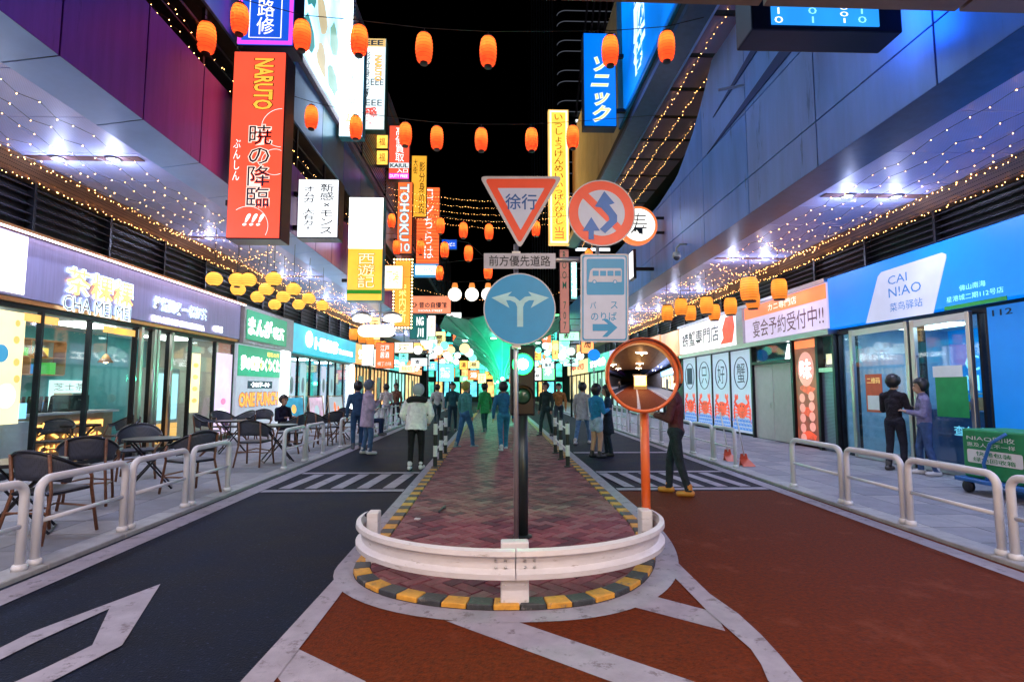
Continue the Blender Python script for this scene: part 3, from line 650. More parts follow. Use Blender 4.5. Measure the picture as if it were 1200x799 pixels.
for i in range(9):
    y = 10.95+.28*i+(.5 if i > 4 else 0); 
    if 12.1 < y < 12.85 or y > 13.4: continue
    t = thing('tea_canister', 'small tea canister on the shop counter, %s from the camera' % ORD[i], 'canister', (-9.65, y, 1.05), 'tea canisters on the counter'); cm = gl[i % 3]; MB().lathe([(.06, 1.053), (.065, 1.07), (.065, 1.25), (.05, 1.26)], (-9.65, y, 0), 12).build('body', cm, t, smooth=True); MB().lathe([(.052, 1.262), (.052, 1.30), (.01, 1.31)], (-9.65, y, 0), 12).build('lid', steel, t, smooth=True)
# ---- manga cafe
mg = thing('manga_cafe', 'narrow shop front with green manga sign and a poster wall below', 'shop', (-8.2, 19.2, 0))
gy0, gy1 = 17.45, 21.7
gsign = glow('sign_green', (.012, .30, .16), .75)
boxo('sign_surround', (-8.235, gy0, 2.98), (-7.95, gy1, 4.2), mat('stone_surround', (.45, .42, .42), .5), mg); boxo('sign_face', (-7.949, gy0+.15, 3.12), (-7.93, gy1-.75, 4.08), gsign, mg)
wl2 = wall_l(-7.93); text(wl2, 'まんが', gy0+.25, 3.28, gy0+2.1, 3.9, .02, LETW, mg, off=.03); text(wl2, '喫茶', gy0+2.25, 3.3, gy0+3.2, 3.75, .02, LETW, mg, off=.02)
boxo('poster_board', (-8.235, gy0, .03), (-8.12, gy1-.75, 2.97), mat('board_pale', (.55, .56, .62), .5, emit=.32, ecol=(.7, .75, .9)), mg); boxo('poster_band', (-8.119, gy0+.05, 1.95), (-8.10, gy1-.8, 2.93), gsign, mg)
wl3 = wall_l(-8.10); text(wl3, '夢の世界わくわくた', gy0+.25, 2.15, gy1-.95, 2.6, .012, glow('letter_yellow', (1, .7, .12), 1.2), mg, off=.005, outline=LETW); text(wl3, '昭和の街', gy0+2.2, 2.66, gy1-1.0, 2.84, .012, glow('letter_yellow', ()), mg)
boxo('date_plate', (-8.118, gy0+.8, 1.55), (-8.105, gy1-1.5, 1.8), mat('navy_plate', (.03, .06, .14), .5), mg); text(wall_l(-8.105), '·30/7–N·', gy0+1.0, 1.6, gy1-1.7, 1.75, .006, LETW, mg)
text(wall_l(-8.118), 'ONE PUNCH', gy0+.2, .95, gy1-.9, 1.42, .012, glow('letter_fire', (1, .28, .04), 1.3), mg, off=.05, outline=mat('letter_dark', (.1, .02, .02), .5))
boxo('light_column', (-8.235, gy1-.72, .03), (-8.02, gy1-.12, 3.0), glow('column_white', (.9, .98, 1), 2.4), mg)
boxo('pier', (-8.235, gy1-.1, .03), (-8.0, gy1-.02, 4.2), alu, mg)
# ---- teal shop
ts = thing('phone_shop', 'bright teal shop front with overexposed white sign letters', 'shop', (-8.2, 26, 0))
ty0, ty1 = 21.75, 31.5
boxo('sign_board', (-8.235, ty0, 3.0), (-7.98, ty1, 4.15), glow('sign_teal', (.02, .42, .55), .85), ts); wl4 = wall_l(-7.98)
text(wl4, '●', ty0+1.4, 3.3, ty0+2.3, 4.0, .02, LETW, ts, off=.06); text(wl4, 'ト猫甘茶', ty0+2.6, 3.25, ty0+6.2, 3.85, .02, LETW, ts, off=.06); text(wl4, 'TEA AND SWEETS', ty0+6.3, 3.3, ty0+9.0, 3.55, .02, LETW, ts, off=.03)
room(ts, -1, -8.2, ty0, ty1, 2.95, mat('violet_wall', (.4, .35, .5), .5), tealw, 14, lampcol=(.7, .95, 1))
front(ts, -1, -8.2, ty0, ty1, 2.95, [ty0, ty0+1.2, ty0+2.7, ty0+4.0, ty0+5.4, ty0+6.6, ty0+8, ty1], black)
for k, yy in enumerate((ty0+.2, ty0+1.5, ty0+4.3, ty0+5.6)):
    poster(ts, wall_l(-8.2), yy, .3, yy+.75, 2.6, glow(('poster_lilac', 'poster_steel')[k % 2], ((.55, .5, .68), (.35, .5, .58))[k % 2], .6), [(.5, .6, .5, .3, mat('poster_smear', (.3, .3, .36), .5)), (.45, .3, .3, .2, glow('poster_white', ()))])
boxo('curtain', (-8.4, ty0+2.8, .2), (-8.42, ty0+3.9, 2.8), glow('curtain_teal', (.01, .4, .42), .5), ts)
boxo('light_column', (-8.14, ty1-.5, .03), (-8.0, ty1-.1, 2.9), glow('column_white', ()), ts)
# ---- shops beyond, both sides: sign, lit window, posts, door
def far_shop(s, X, y0, y1, signc, glowc, words, wordm, label, zs=(3.0, 4.15), e=1.0, we=.8):
    t = thing('shop_front', label, 'shop', (s*X, (y0+y1)/2, 0)); x = s*X
    nm = label.split()[0]+str(int(y0))
    boxo('sign_board', (x+s*.03, y0+.05, zs[0]), (x-s*.2, y1-.05, zs[1]), glow('far_sign_'+nm+str(s), signc, e), t)
    boxo('lit_window', (x+s*.05, y0+.2, .4), (x+s*.02, y1-.2, 2.8), glow('far_win_'+nm+str(s), glowc, we, .5, .9), t)
    k = 5
    for i in range(k+1):
        y = y0+.15+(y1-y0-.3)*i/k; boxo('post', (x+s*.04, y-.05, .03), (x-s*.06, y+.05, 2.95), black, t)
    boxo('plinth', (x+s*.04, y0+.2, .03), (x-s*.04, y1-.2, .4), dark, t)
    y = y0+(y1-y0)*.42; boxo('door', (x-s*.03, y-.5, .05), (x-s*.08, y+.5, 2.3), mat('far_door', (.15, .2, .22), .4), t)
    fr = (wall_l if s < 0 else wall_r)(x-s*.2)
    L = (y1-y0)*.7; ym = (y0+y1)/2; zb = zs[0]+.3; zt = zs[1]-.3
    text(fr, words, (ym if s < 0 else -ym)-L/2, zb, (ym if s < 0 else -ym)+L/2, zt, .012, wordm, t, off=.03)
far_shop(-1, 8.2, 31.6, 36, (1, .35, .1), (1, .55, .2), '焼鳥酒場', LETW, 'orange grill shop after the teal shop on the left', e=.9)
far_shop(-1, 8.2, 36.1, 42, (.9, .85, .7), (1, .5, .18), 'ラーメン', mat('letter_red', (.5, .03, .02), .5, emit=.4, ecol=(1, .1, .05)), 'cream noodle shop with red letters far on the left', e=1.2)
far_shop(-1, 8.2, 42.1, 50, (.05, .5, .5), (.4, .9, .8), '薬局', LETW, 'green chemist shop far on the left side', e=1.0)
far_shop(-1, 8.2, 50.1, 60, (.9, .3, .1), (1, .7, .3), '居酒屋', LETW, 'red tavern front at the far left end', e=1.0)
far_shop(-1, 8.2, -6.5, -.5, (1, .6, .2), (1, .7, .3), '食堂', LETW, 'amber diner front behind, seen in the road mirror', e=1.6, we=1.6)
far_shop(1, 8.2, -7, -.8, (.3, .7, 1), (1, .8, .5), '書店', LETW, 'blue bookshop front behind, seen in the road mirror', (2.95, 4.15), 1.6, 1.6)
far_shop(1, 8.2, 26.2, 31, (1, .42, .2), (.8, .75, .9), '海鮮丼', LETW, 'orange seafood shop after the crab restaurant on the right', (2.95, 4.15), .7, .5)
far_shop(1, 8.2, 31.1, 38, (.6, .55, .85), (.5, .8, .8), 'カフェ', LETW, 'lilac cafe front far on the right', (2.95, 4.15), .7, .6)
far_shop(1, 8.2, 38.1, 47, (.1, .6, .4), (.5, 1, .7), '古着', LETW, 'green clothes shop far on the right', (2.95, 4.15), .8, .6)
far_shop(1, 8.2, 47.1, 60, (1, .75, .3), (1, .8, .4), '寿司', mat('letter_red', ()), 'yellow sushi front at the far right end', (2.95, 4.15), 1.0, .8)

# ---- blue parcel shop on the right
ps = thing('parcel_shop', 'blue parcel shop with white slanted logo panel on its sign', 'shop', (8.2, 9, 0))
blueS = glow('sign_blue', (.0, .19, .85), .85, .06); boxo('sign_board', (8.235, 4.6, 2.96), (7.98, 12.72, 4.17), blueS, ps, .01)
wr = wall_r(7.98)
pts = [at(x, y, X=7.98) for x, y in ((1015, 379), (1029, 324), (1033, 319), (1104, 296), (1109, 298), (1109, 302), (1094, 367))]
MB().prism(pts, (-.006, 0, 0)).build('logo_panel', glow('logo_grey', (.58, .6, .8), .55), ps)
def rtext(body, x0, y0, x1, y1, X, m, par, c=.01, **k):
    """x0,y0 top-left and x1,y1 bottom-right in the photograph, on the right wall"""
    a = at(x0, y0, X=X); b = at(x1, y1, X=X); zt = a.z; ym = (a.y+b.y)/2
    h = (at(x0, y1-(y1-y0)*0, X=X).z)
    return text(wall_r(X), body, -a.y, zt-k.pop('h'), -b.y, zt, c, m, par, **k)
LB = glow('logo_blue', (.02, .22, .7), .35)
a = at(1041, 334, X=7.97); b = at(1065, 334, X=7.97)
text(wall_r(7.97), 'CAI', -a.y, 3.63, -at(1063, 325, X=7.97).y, 3.80, .006, LB, ps, off=.0); text(wall_r(7.97), 'N!AO', -a.y, 3.37, -at(1079, 325, X=7.97).y, 3.56, .006, LB, ps, off=.0)
text(wall_r(7.97), '菜鸟驿站', -at(1043, 360, X=7.97).y, 3.08, -at(1081, 350, X=7.97).y, 3.25, .006, LB, ps, off=.0)
CY = glow('letter_cyan', (.25, .75, 1), 1.1)
text(wall_r(7.97), '佛山南海', -at(1124, 340, X=7.97).y, 3.21, -at(1155, 335, X=7.97).y, 3.31, .0, CY, ps, off=.0); text(wall_r(7.97), '星港城二期112号店', -at(1109, 350, X=7.97).y, 3.05, -at(1176, 340, X=7.97).y, 3.15, .0, CY, ps, off=.0)
a = at(1107, 365, X=7.97); b = at(1180, 350, X=7.97); boxo('green_strip', (7.979, a.y, 2.92), (7.965, b.y, 2.99), mat('strip_green', (.03, .35, .06), .5), ps)
room(ps, 1, 8.2, 4.6, 12.7, 2.9, mat('pale_blue_wall', (.3, .5, .7), .5), glow('back_blue', (.0, .22, .72), .55), 9, lampcol=(.8, .95, 1))
text(wall_r(10.78), 'CAI', -12.2, 1.95, -11.3, 2.3, .0, CY, ps, off=0); text(wall_r(10.78), 'N!AO', -12.2, 1.5, -10.9, 1.85, .0, CY, ps, off=0)
front(ps, 1, 8.2, 4.6, 12.7, 2.9, [4.6, 7.3, 8.75, 8.9, 10.2, 10.3, 12.15, 12.7], black)
boxo('blue_wall_panel', (8.16, 4.65, .1), (8.12, 8.7, 2.88), glow('panel_blue', (.0, .2, .72), .5, .06), ps)
text(wall_r(8.12), '112', -8.6, 2.72, -8.25, 2.82, .006, black, ps, off=.01)
for (ya, yb, ang) in ((10.28, 8.95, 0), (12.1, 10.35, 0)):
    d = boxo('door', (8.10, ya-.1, .04), (8.02, ya, 2.86), steel, ps, .006); boxo('door_stile', (8.10, yb, .04), (8.02, yb+.08, 2.86), steel, ps, .006)
    boxo('door_rail', (8.09, yb+.08, 2.72), (8.03, ya-.1, 2.85), alu, ps); boxo('door_rail', (8.09, yb+.08, .05), (8.03, ya-.1, .24), alu, ps); boxo('glass_pane', (8.065, yb+.08, .24), (8.055, ya-.1, 2.72), DG, ps)
    MB().tube([(8.0, ya-.2, .55), (7.96, ya-.2, .6), (7.96, ya-.2, 2.1), (8.0, ya-.2, 2.15)], .022, 8).build('handle', steel, d, smooth=True)
gp_ = mat('notice_green', (.02, .30, .09), .5); rp = mat('notice_red', (.6, .08, .03), .5)
p = boxo('notice', (8.015, 9.05, 1.05), (8.008, 9.72, 1.75), gp_, ps); boxo('notice_sheet', (8.006, 9.12, 1.75), (7.999, 9.75, 1.95), wh, ps)
p = boxo('notice', (8.015, 11.1, 1.05), (8.008, 11.6, 1.85), rp, ps); text(wall_r(8.008), '二维码', -11.55, 1.65, -11.15, 1.78, .004, mat('letter_gold', (.9, .6, .2), .5, emit=.4), ps)
boxo('notice_sheet', (8.006, 11.15, 1.1), (8.001, 11.55, 1.4), wh, ps)
boxo('parcel_counter', (9.4, 9.0, .03), (9.9, 12.0, 1.1), mat('deep_blue', (.02, .09, .3), .5), ps)
text(wall_r(9.4), '查包裹', -11.0, .6, -10.2, .8, .01, CY, ps, off=0)
kraft = mat('kraft_card', (.36, .22, .12), .7, var=.2, scale=6); t = thing('parcel_rack', 'steel rack of brown parcels inside the parcel shop', 'rack', (10.3, 10.6, .03))
for y in (9.2, 10.6, 12.0): boxo('upright', (10.2, y-.02, .03), (10.6, y+.02, 1.45), steel, t)
for z in (.1, .55, 1.0, 1.42): boxo('shelf', (10.19, 9.2, z), (10.61, 12.0, z+.03), steel, t)
q = random.Random(5); k = 0
for z in (.13, .58, 1.03):
    y = 9.26
    while y < 11.7:
        w = q.uniform(.2, .45); h = q.uniform(.16, .36)
        if not (10.5 < y < 10.68 or y < 10.58 < y+w): tag(boxo('parcel', (10.22, y, z+.002), (10.22+q.uniform(.2, .34), y+w, z+h), kraft), 'brown parcel on the steel rack, %s box of the %s shelf' % (ORD[k % 16], ('bottom', 'middle', 'upper')[int(z*2)]), 'parcel', 'parcels on the rack')
        y += w+.03; k += 1
    k = 0
# ---- crab restaurant
cs = thing('crab_restaurant', 'crab restaurant with orange and white sign, steel double door and posters', 'shop', (8.2, 18, 0))
orS = glow('sign_orange', (1, .20, .06), .85); whS = glow('sign_pale', (.68, .56, .78), .62, .05); dred = mat('letter_maroon', (.12, .02, .05), .5)
boxo('sign_board', (8.235, 12.8, 3.0), (8.0, 17.15, 4.1), whS, cs); boxo('sign_band', (7.999, 12.82, 3.72), (7.985, 17.13, 4.08), orS, cs)
text(wall_r(7.985), 'カニ専門店', -15.6, 3.79, -14.1, 4.0, .006, glow('letter_cream', (1, .75, .6), 1.2), cs, off=.0); text(wall_r(8.0), '宴会予約受付中!!', -16.6, 3.1, -12.95, 3.62, .008, dred, cs, off=.0)
boxo('sign_frame', (8.235, 12.78, 4.11), (7.93, 23.4, 4.2), alu, cs); boxo('lintel', (8.235, 12.78, 2.84), (7.97, 23.4, 2.98), alu, cs); boxo('sign_pier', (8.235, 17.2, 2.985), (7.95, 17.7, 4.105), alu, cs)
boxo('sign_board', (8.235, 17.75, 3.02), (8.0, 23.35, 4.1), glow('sign_white', (.9, .85, .85), .95, .05), cs); text(wall_r(8.0), '螃蟹専門店', -23.0, 3.25, -19.2, 3.85, .008, mat('letter_black', (.02, .03, .04), .5), cs, off=.01)
redspot = glow('print_red', (.85, .08, .03), .6, .4, 6)
m = MB(); wall_r(8.0).poly(m, [(-19.1, 3.1), (-18.8, 3.3), (-18.9, 3.6), (-18.6, 4.0), (-18.0, 4.0), (-17.9, 3.6), (-18.1, 3.1)], .004, .01); m.build('crab_print', redspot, cs)
boxo('lit_panel', (8.235, 23.5, 3.0), (8.0, 26.0, 4.1), glow('amber_panel', (1, .5, .25), .7, .5, 1), cs)
# posters with ringed characters, red crabs and blue waves
wpost = glow('poster_ice', (.55, .64, .85), .42, .06); wave = glow('print_wave', (.1, .3, .75), .5); navy = mat('ink_navy', (.02, .03, .10), .5)
for i, ch in enumerate('蟹好只一'):
    y0 = 17.02+1.58*i; y1 = y0+1.5; fr = wall_r(8.1)
    p = boxo('poster', (8.2, y0, .12), (8.1, y1, 2.8), wpost, cs); boxo('poster_frame', (8.21, y1+.005, .05), (8.06, y1+.075, 2.82), black, cs)
    ym = (y0+y1)/2; n = 24
    ring = MB(); ring.tube([(8.092, ym+.5*math.cos(6.2832*k/n), 2.05+.52*math.sin(6.2832*k/n)) for k in range(n)], .016, 5, closed=True); ring.build('ring_print', navy, p)
    text(fr, ch, -ym-.3, 1.72, -ym+.3, 2.38, .008, navy, p, off=0)
    rnd = random.Random(i+3)
    crab = MB(); n = 22; pl = [(-ym+.36*(1+.07*rnd.uniform(-1, 1))*math.cos(6.2832*k/n), .84+.25*(1+.07*rnd.uniform(-1, 1))*math.sin(6.2832*k/n)) for k in range(n)]
    fr.poly(crab, pl, .004, .010); crab.build('crab_print', redspot, p)
    for sx in (-1, 1):
        cl = MB(); cl.tube([fr.p(-ym+sx*.28, .95, .012), fr.p(-ym+sx*.5, 1.08, .012), fr.p(-ym+sx*.44, 1.2, .012)], [.035, .04, .03], 5)
        fr.poly(cl, [(-ym+sx*(.40+.13*math.cos(g)), 1.27+.11*math.sin(g)) for g in [R(120)+R(300)*q/10 for q in range(11)]]+[(-ym+sx*.42, 1.27)], .004, .011); cl.build('claw_print', redspot, p)
        for k in range(4):
            lg = MB(); z0 = .92-.09*k; lg.tube([fr.p(-ym+sx*.3, z0, .01), fr.p(-ym+sx*.52, z0+.08-.03*k, .01), fr.p(-ym+sx*.64, z0-.12-.03*k, .01)], [.026, .024, .008], 5); lg.build('leg_print', redspot, p)
        ey = MB(); fr.poly(ey, [(-ym+sx*.1+.035*math.cos(6.2832*q/10), .97+.035*math.sin(6.2832*q/10)) for q in range(10)], .0105, .012); ey.build('eye_print', navy, p)
    for k in range(3):
        sh_ = MB(); sh_.tube([fr.p(-ym+.22*math.cos(R(210)+R(120)*q/8), .88-.1*k+.12*math.sin(R(210)+R(120)*q/8), .012) for q in range(9)], .008, 4); sh_.build('shell_print', mat('print_rose', (.5, .18, .12), .5), p)
    for r_ in range(3):
        for k in range(7):
            wv = MB(); cx = -y1+.1+k*.215+(.1 if r_ % 2 else 0); cz = .2+r_*.13
            if cx > -y0-.08: continue
            for q in (.1, .065, .03): wv.tube([fr.p(cx+q*math.cos(math.pi*s/6), cz+q*math.sin(math.pi*s/6), .008+.002*r_) for s in range(7)], .009, 4)
            wv.build('wave_print', wave, p)
# double door with transom
dm = mat('door_pale', (.50, .43, .44), .45, var=.08)
boxo('door_frame', (8.2, 14.55, .03), (8.05, 14.65, 2.84), black, cs); boxo('door_frame', (8.2, 16.9, .03), (8.05, 17.0, 2.84), black, cs); boxo('transom_bar', (8.2, 14.65, 2.28), (8.05, 16.9, 2.36), black, cs)
d1 = boxo('door', (8.19, 14.67, .05), (8.12, 15.76, 2.27), dm, cs, .008); d2 = boxo('door', (8.19, 15.78, .05), (8.12, 16.88, 2.27), dm, cs, .008)
for d, y in ((d1, 15.68), (d2, 15.86)): MB().tube([(8.1, y, .98), (8.08, y, 1.0), (8.08, y, 1.12), (8.1, y, 1.14)], .012, 6).build('handle', steel, d)
boxo('transom_glass', (8.15, 14.65, 2.36), (8.14, 16.9, 2.84), DG, cs); boxo('transom_backing', (8.5, 14.6, 2.3), (8.45, 17, 2.9), mat('navy_dark', (.02, .05, .1), .5), cs)
m = MB(); m.lathe([(.05, .2), (.09, .0), (.13, -.22)], (8.35, 15.2, 2.6), 12); m.build('transom_lamp', glow('lamp_white', (1, .95, .9), 4), cs)
# red food banner
bn = boxo('banner', (8.2, 13.5, .1), (8.1, 14.5, 2.82), glow('banner_dark', (.28, .05, .03), .55, .6, 3), cs); fr = wall_r(8.1)
boxo('banner_head', (8.099, 13.52, 2.6), (8.09, 14.48, 2.8), orS, cs)
m = MB(); fr.poly(m, [(-14.0+.36*math.cos(6.2832*k/24), 2.05+.45*math.sin(6.2832*k/24)) for k in range(24)], .004, .01); m.build('banner_oval', glow('banner_rose', (.9, .35, .3), .6), bn)
text(fr, '味', -14.25, 1.8, -13.75, 2.3, .014, LETW, bn, off=.01)
for k in range(5):
    for s_ in (0, 1):
        if s_ and k == 4: continue
        m = MB(); cx = -14.22+.42*s_; cz = 1.3-.26*k+.05*s_; fr.poly(m, [(cx+.13*math.cos(6.2832*q/14), cz+.12*math.sin(6.2832*q/14)) for q in range(14)], .004, .01); m.build('banner_spot', glow('banner_rose', ()), bn)
for k in range(4):
    m = MB(); q0 = random.Random(k); pl = [(-14.0+.4*math.cos(6.2832*q/9)*q0.uniform(.5, 1), .35+.6*k+.16*math.sin(6.2832*q/9)*q0.uniform(.5, 1)) for q in range(9)]; fr.poly(m, pl, .002, .0035); m.build('banner_smear', redspot, bn)
# window and lattice door
boxo('window_post', (8.2, 13.38, .03), (8.05, 13.48, 2.84), black, cs); boxo('window_post', (8.2, 12.72, .03), (8.05, 12.8, 2.84), black, cs); boxo('window_bar', (8.2, 12.8, 1.95), (8.06, 13.38, 2.05), steel, cs)
boxo('glass_pane', (8.15, 12.8, 2.05), (8.14, 13.38, 2.82), DG, cs); boxo('window_backing', (8.6, 12.7, .1), (8.55, 14.4, 2.9), mat('navy_room', (.01, .14, .3), .5), cs)
boxo('menu_tray', (8.3, 12.85, 2.15), (8.25, 13.35, 2.4), mat('menu_cream', (.7, .6, .4), .5), cs); boxo('strip_lamp', (8.4, 12.9, 2.65), (8.37, 13.2, 2.69), glow('strip_white', (.9, 1, 1), 5), cs)
lat = boxo('lattice_door', (8.2, 12.82, .05), (8.13, 13.37, 1.94), perforated('lattice', (.22, .24, .34), .4, .5, 30, .12), cs)

# plain dividing wall ends so rooms do not leak
for s, ys in ((-1, (5.0, 17.4, 21.7, 31.55)), (1, (12.75, 26.1))):
    for y in ys:
        boxo('party_wall', (s*8.26, y-.04, .0), (s*12.29, y+.02, 5.5), concrete, lb if s < 0 else rb)
boxo('street_wall', (-8.42, -30, 0), (-8.3, 4.95, 4.2), concrete, lb); boxo('street_wall', (8.3, -30, 0), (8.42, 4.55, 4.2), concrete, rb)
boxo('inner_wall', (8.36, 12.8, 0), (8.7, 26, 2.29), dark, rb); boxo('inner_wall', (-8.30, 17.5, 0), (-8.6, 21.7, 4), dark, lb)

# ================================================================== projecting signs
navyc = mat('sign_cabinet', (.02, .022, .045), .35, .4, var=.2)
def psign(name, label, px, Y, face, letters=(), depth=.28, cab=None, wall=None, frame=.025, border=None, group=None, thick=.03):
    """a box sign whose face looks down the street; px = left, top, right, bottom in the photograph at distance Y"""
    x0, y0, x1, y1 = px; a = at(x0, y0, Y=Y); b = at(x1, y1, Y=Y); xa, xb, zt, zb = a.x, b.x, a.z, b.z
    t = thing(name, label, 'sign', ((xa+xb)/2, Y, zb), group); cabm = cab or navyc
    boxo('cabinet', (xa-frame, Y, zb-frame), (xb+frame, Y+depth, zt+frame), cabm, t, .008)
    fr = street(Y); m = MB(); fr.box(m, xa, zb, xb, zt, .001, thick); m.build('face', face, t)
    c = thick+.003
    if border:
        bw, bm = border
        for q in ((xa, zb, xa+bw, zt), (xb-bw, zb, xb, zt), (xa+bw, zb, xb-bw, zb+bw), (xa+bw, zt-bw, xb-bw, zt)):
            m = MB(); fr.box(m, *q, thick+.001, thick+.012); m.build('border', bm, t)
    for L in letters:
        body, (u0, v0, u1, v1), mm = L[:3]; kw = L[3] if len(L) > 3 else {}
        A0 = xa+(xb-xa)*u0; A1 = xa+(xb-xa)*u1; B1 = zt-(zt-zb)*v0; B0 = zt-(zt-zb)*v1
        if body is None:
            m = MB(); fr.box(m, A0, B0, A1, B1, thick+.001, thick+.006); m.build(kw.get('name', 'panel'), mm, t)
        else: text(fr, body, A0, B0, A1, B1, c+.004, mm, t, **kw)
    if wall is not None:
        edge = xa-frame if wall < xa else xb+frame
        for z in (zb+(zt-zb)*.2, zb+(zt-zb)*.8): boxo('bracket', (edge, Y+depth*.35, z-.05), (wall, Y+depth*.65, z+.05), dark, t)
    return t
RED = glow('sign_red', (.95, .09, .045), .95, .05); OR2 = glow('sign_red_orange', (1, .16, .04), .95); YEL = glow('sign_yellow', (1, .50, .05), 1.0); BLU = glow('sign_royal', (.01, .10, .72), .8, .06)
WHT = glow('sign_bright', (.86, .97, 1), 2.0); PALE = glow('sign_paper', (.75, .85, .88), .85, .1); MAG = glow('neon_magenta', (.75, .06, .65), 1.1); INK = mat('ink', (.012, .02, .04), .5); NAV = mat('ink_navy2', (.01, .03, .10), .5)
CREAM = glow('letter_pale', (1, .72, .62), 1.0); GOLD = glow('letter_gold2', (1, .62, .18), 1.1); W1 = glow('letter_soft', (1, 1, 1), 1.1)
V = dict(vert=True, off=.004)
s = psign('vertical_sign', 'tall red box sign with navy characters on the left wall', (276, 62, 327, 279), 10.1, RED, [
    ('暁の降臨', (.36, .40, .80, .84), NAV, dict(vert=True, off=.0, outline=CREAM)), ('!!!', (.30, .875, .72, .94), W1, dict(off=.02, shear=.3)), ('ぶんしん', (.06, .48, .2, .7), W1, dict(vert=True, off=.0))], .45, wall=-5.12)
fr = street(10.1)   # the word runs down the sign, turned on its side
def sideways(t, fr, body, a0, b0, a1, b1, c, m, off=.03, outline=None):
    f2 = Fr(fr.p(a0, b1, 0), -fr.v, fr.u); text(f2, body, 0, 0, b1-b0, a1-a0, c, m, t, off=off, outline=outline)
a = at(306, 70, Y=10.1); b = at(323, 130, Y=10.1); sideways(s, fr, 'NARUTO', a.x-.1, b.z, b.x-.05, a.z, .036, glow('letter_amber', (1, .42, .05), 1.1), .03, mat('ink', ()))
for (cx, cy, r) in ((290, 265, 24), (330, 150, 24), (322, 190, 16)):    # thin rings printed on the face
    c = at(cx, cy, Y=10.07); rr = r/F*10; pts = [(c.x+rr*math.cos(6.2832*k/40), 10.0665, c.z+rr*math.sin(6.2832*k/40)) for k in range(41)]; pts = [p for p in pts if -4.83 < p[0] < -4.02 and 4.34 < p[2] < 7.7]
    run = []; 
    for p in pts+[None]:
        if p and (not run or (Vector(p)-Vector(run[-1])).length < rr*.4): run.append(p)
        else:
            if len(run) > 2: MB().tube(run, .0035, 4).build('ring_print', W1, s)
            run = [p] if p else []
psign('vertical_sign', 'blue box sign with magenta border above the tall red sign', (284, -60, 343, 54), 10.3, BLU, [('魯的魯路修', (.34, .0, .66, .9), W1, V), (None, (.2, 0, .215, .93), W1), (None, (.78, 0, .795, .93), W1), (None, (.2, .93, .795, .935), W1)], .5, wall=-5.12, border=(.07, MAG))
TEALC = mat('teal_cabinet', (.03, .3, .4), .35, .4)
psign('vertical_sign', 'bright white box sign with teal frame, numeral near its foot', (401, 42, 424, 160), 17.1, WHT, [('寿司大宴', (.2, .02, .85, .70), glow('letter_grey', (.6, .75, .8), .8), V), ('24', (.25, .78, .7, .86), GOLD, dict(off=.03))], .35, TEALC, -5.0)
s = psign('vertical_sign', 'pale box sign with black characters and one red character', (425, 46, 450, 152), 19.5, PALE, [('影分身の術', (.06, .15, .36, .62), INK, V), ('愛', (.12, .76, .72, .95), glow('letter_red2', (.8, .06, .03), .8), dict(off=.04)), ('!!', (.1, .60, .3, .68), INK, dict(off=.03, shear=.3)), (None, (.0, .0, 1, .09), glow('sign_ochre', (.7, .42, .12), .8)), ('EEE', (.1, .015, .9, .075), INK, dict(off=.03)), ('EEE', (.40, .45, .95, .52), INK, dict(off=.0)), ('EEE', (.2, .68, .9, .745), INK, dict(off=.0))], .35, mat('green_cabinet', (.02, .12, .10), .35, .4), -5.0)
a = at(440, 66, Y=19.5); b = at(447, 96, Y=19.5); sideways(s, street(19.5), 'NARUTO', a.x, b.z, b.x, a.z, .04, glow('letter_amber', ()), .02, INK)
# white corner box with brush writing, two faces
s = psign('box_sign', 'white box sign with brushed black writing on two sides', (351, 211, 395, 278), 13.5, glow('sign_milk', (.92, .96, 1), 1.05), [('新感×モンス', (.55, .07, .9, .95), INK, V), ('オムガニ大有カ!', (.12, .12, .42, .9), INK, V)], .45, navyc, -5.12)
a = at(395, 211, Y=13.5); b = at(395, 278, Y=13.5); m = MB(); fx = Fr((a.x+.027, 13.52, 0), (0, 1, 0)); fx.box(m, 0, b.z, .41, a.z, 0, .01); m.build('side_face', glow('sign_milk', ()), s); text(fx, '新感モンス', .1, b.z+.15, .3, a.z-.1, .014, INK, s, vert=True, off=.02)
s = psign('box_sign', 'tall lit box sign, white above and yellow below with green stripe', (410, 232, 447, 352), 18.0, YEL, [(None, (0, 0, 1, .50), glow('sign_white2', (1, 1, .97), 2.4)), ('西遊記', (.30, .55, .78, .88), glow('letter_thin', (1, .85, .5), 1.3), dict(vert=True, off=-.006, outline=mat('letter_ochre', (.45, .2, .02), .5, emit=.3, ecol=(.8, .35, .03)))), (None, (0, .9, 1, .94), mat('stripe_green', (.03, .3, .02), .5, emit=.3, ecol=(.05, .5, .03)))], .4, TEALC, -5.12)
psign('vertical_sign', 'red shop sign with white characters and a pink foot', (457, 148, 479, 210), 24.5, RED, [('高価買取', (.3, .02, .75, .68), W1, V), (None, (0, .70, 1, .80), PALE), ('KAIUL', (.06, .715, .95, .79), NAV, dict(off=.03)), ('入口', (.4, .81, .95, .89), W1, dict(off=.02)), (None, (0, .9, 1, 1), MAG), ('DUTY FREE', (.05, .92, .95, .98), W1, dict(off=.02))], .3, None, -5.12)
s = psign('vertical_sign', 'orange vertical sign with capital letters above the numeral ten', (467, 214, 482, 297), 27, OR2, [('10', (.2, .86, .9, .98), PALE, dict(off=.03, outline=NAV))], .3, None, -5.12)
a = at(469, 216, Y=27); b = at(479, 283, Y=27); sideways(s, street(27), 'TOHOKU', a.x, b.z, b.x, a.z, .04, PALE, .04, NAV)
psign('vertical_sign', 'narrow yellow sign with black characters beside the ribbed orange sign', (483, 183, 499, 254), 31, glow('sign_amber', (1, .46, .04), .8), [('影分身の街', (.5, .1, .9, .95), INK, V), ('大街', (.1, .05, .4, .3), INK, V)], .3, None, -5.12)
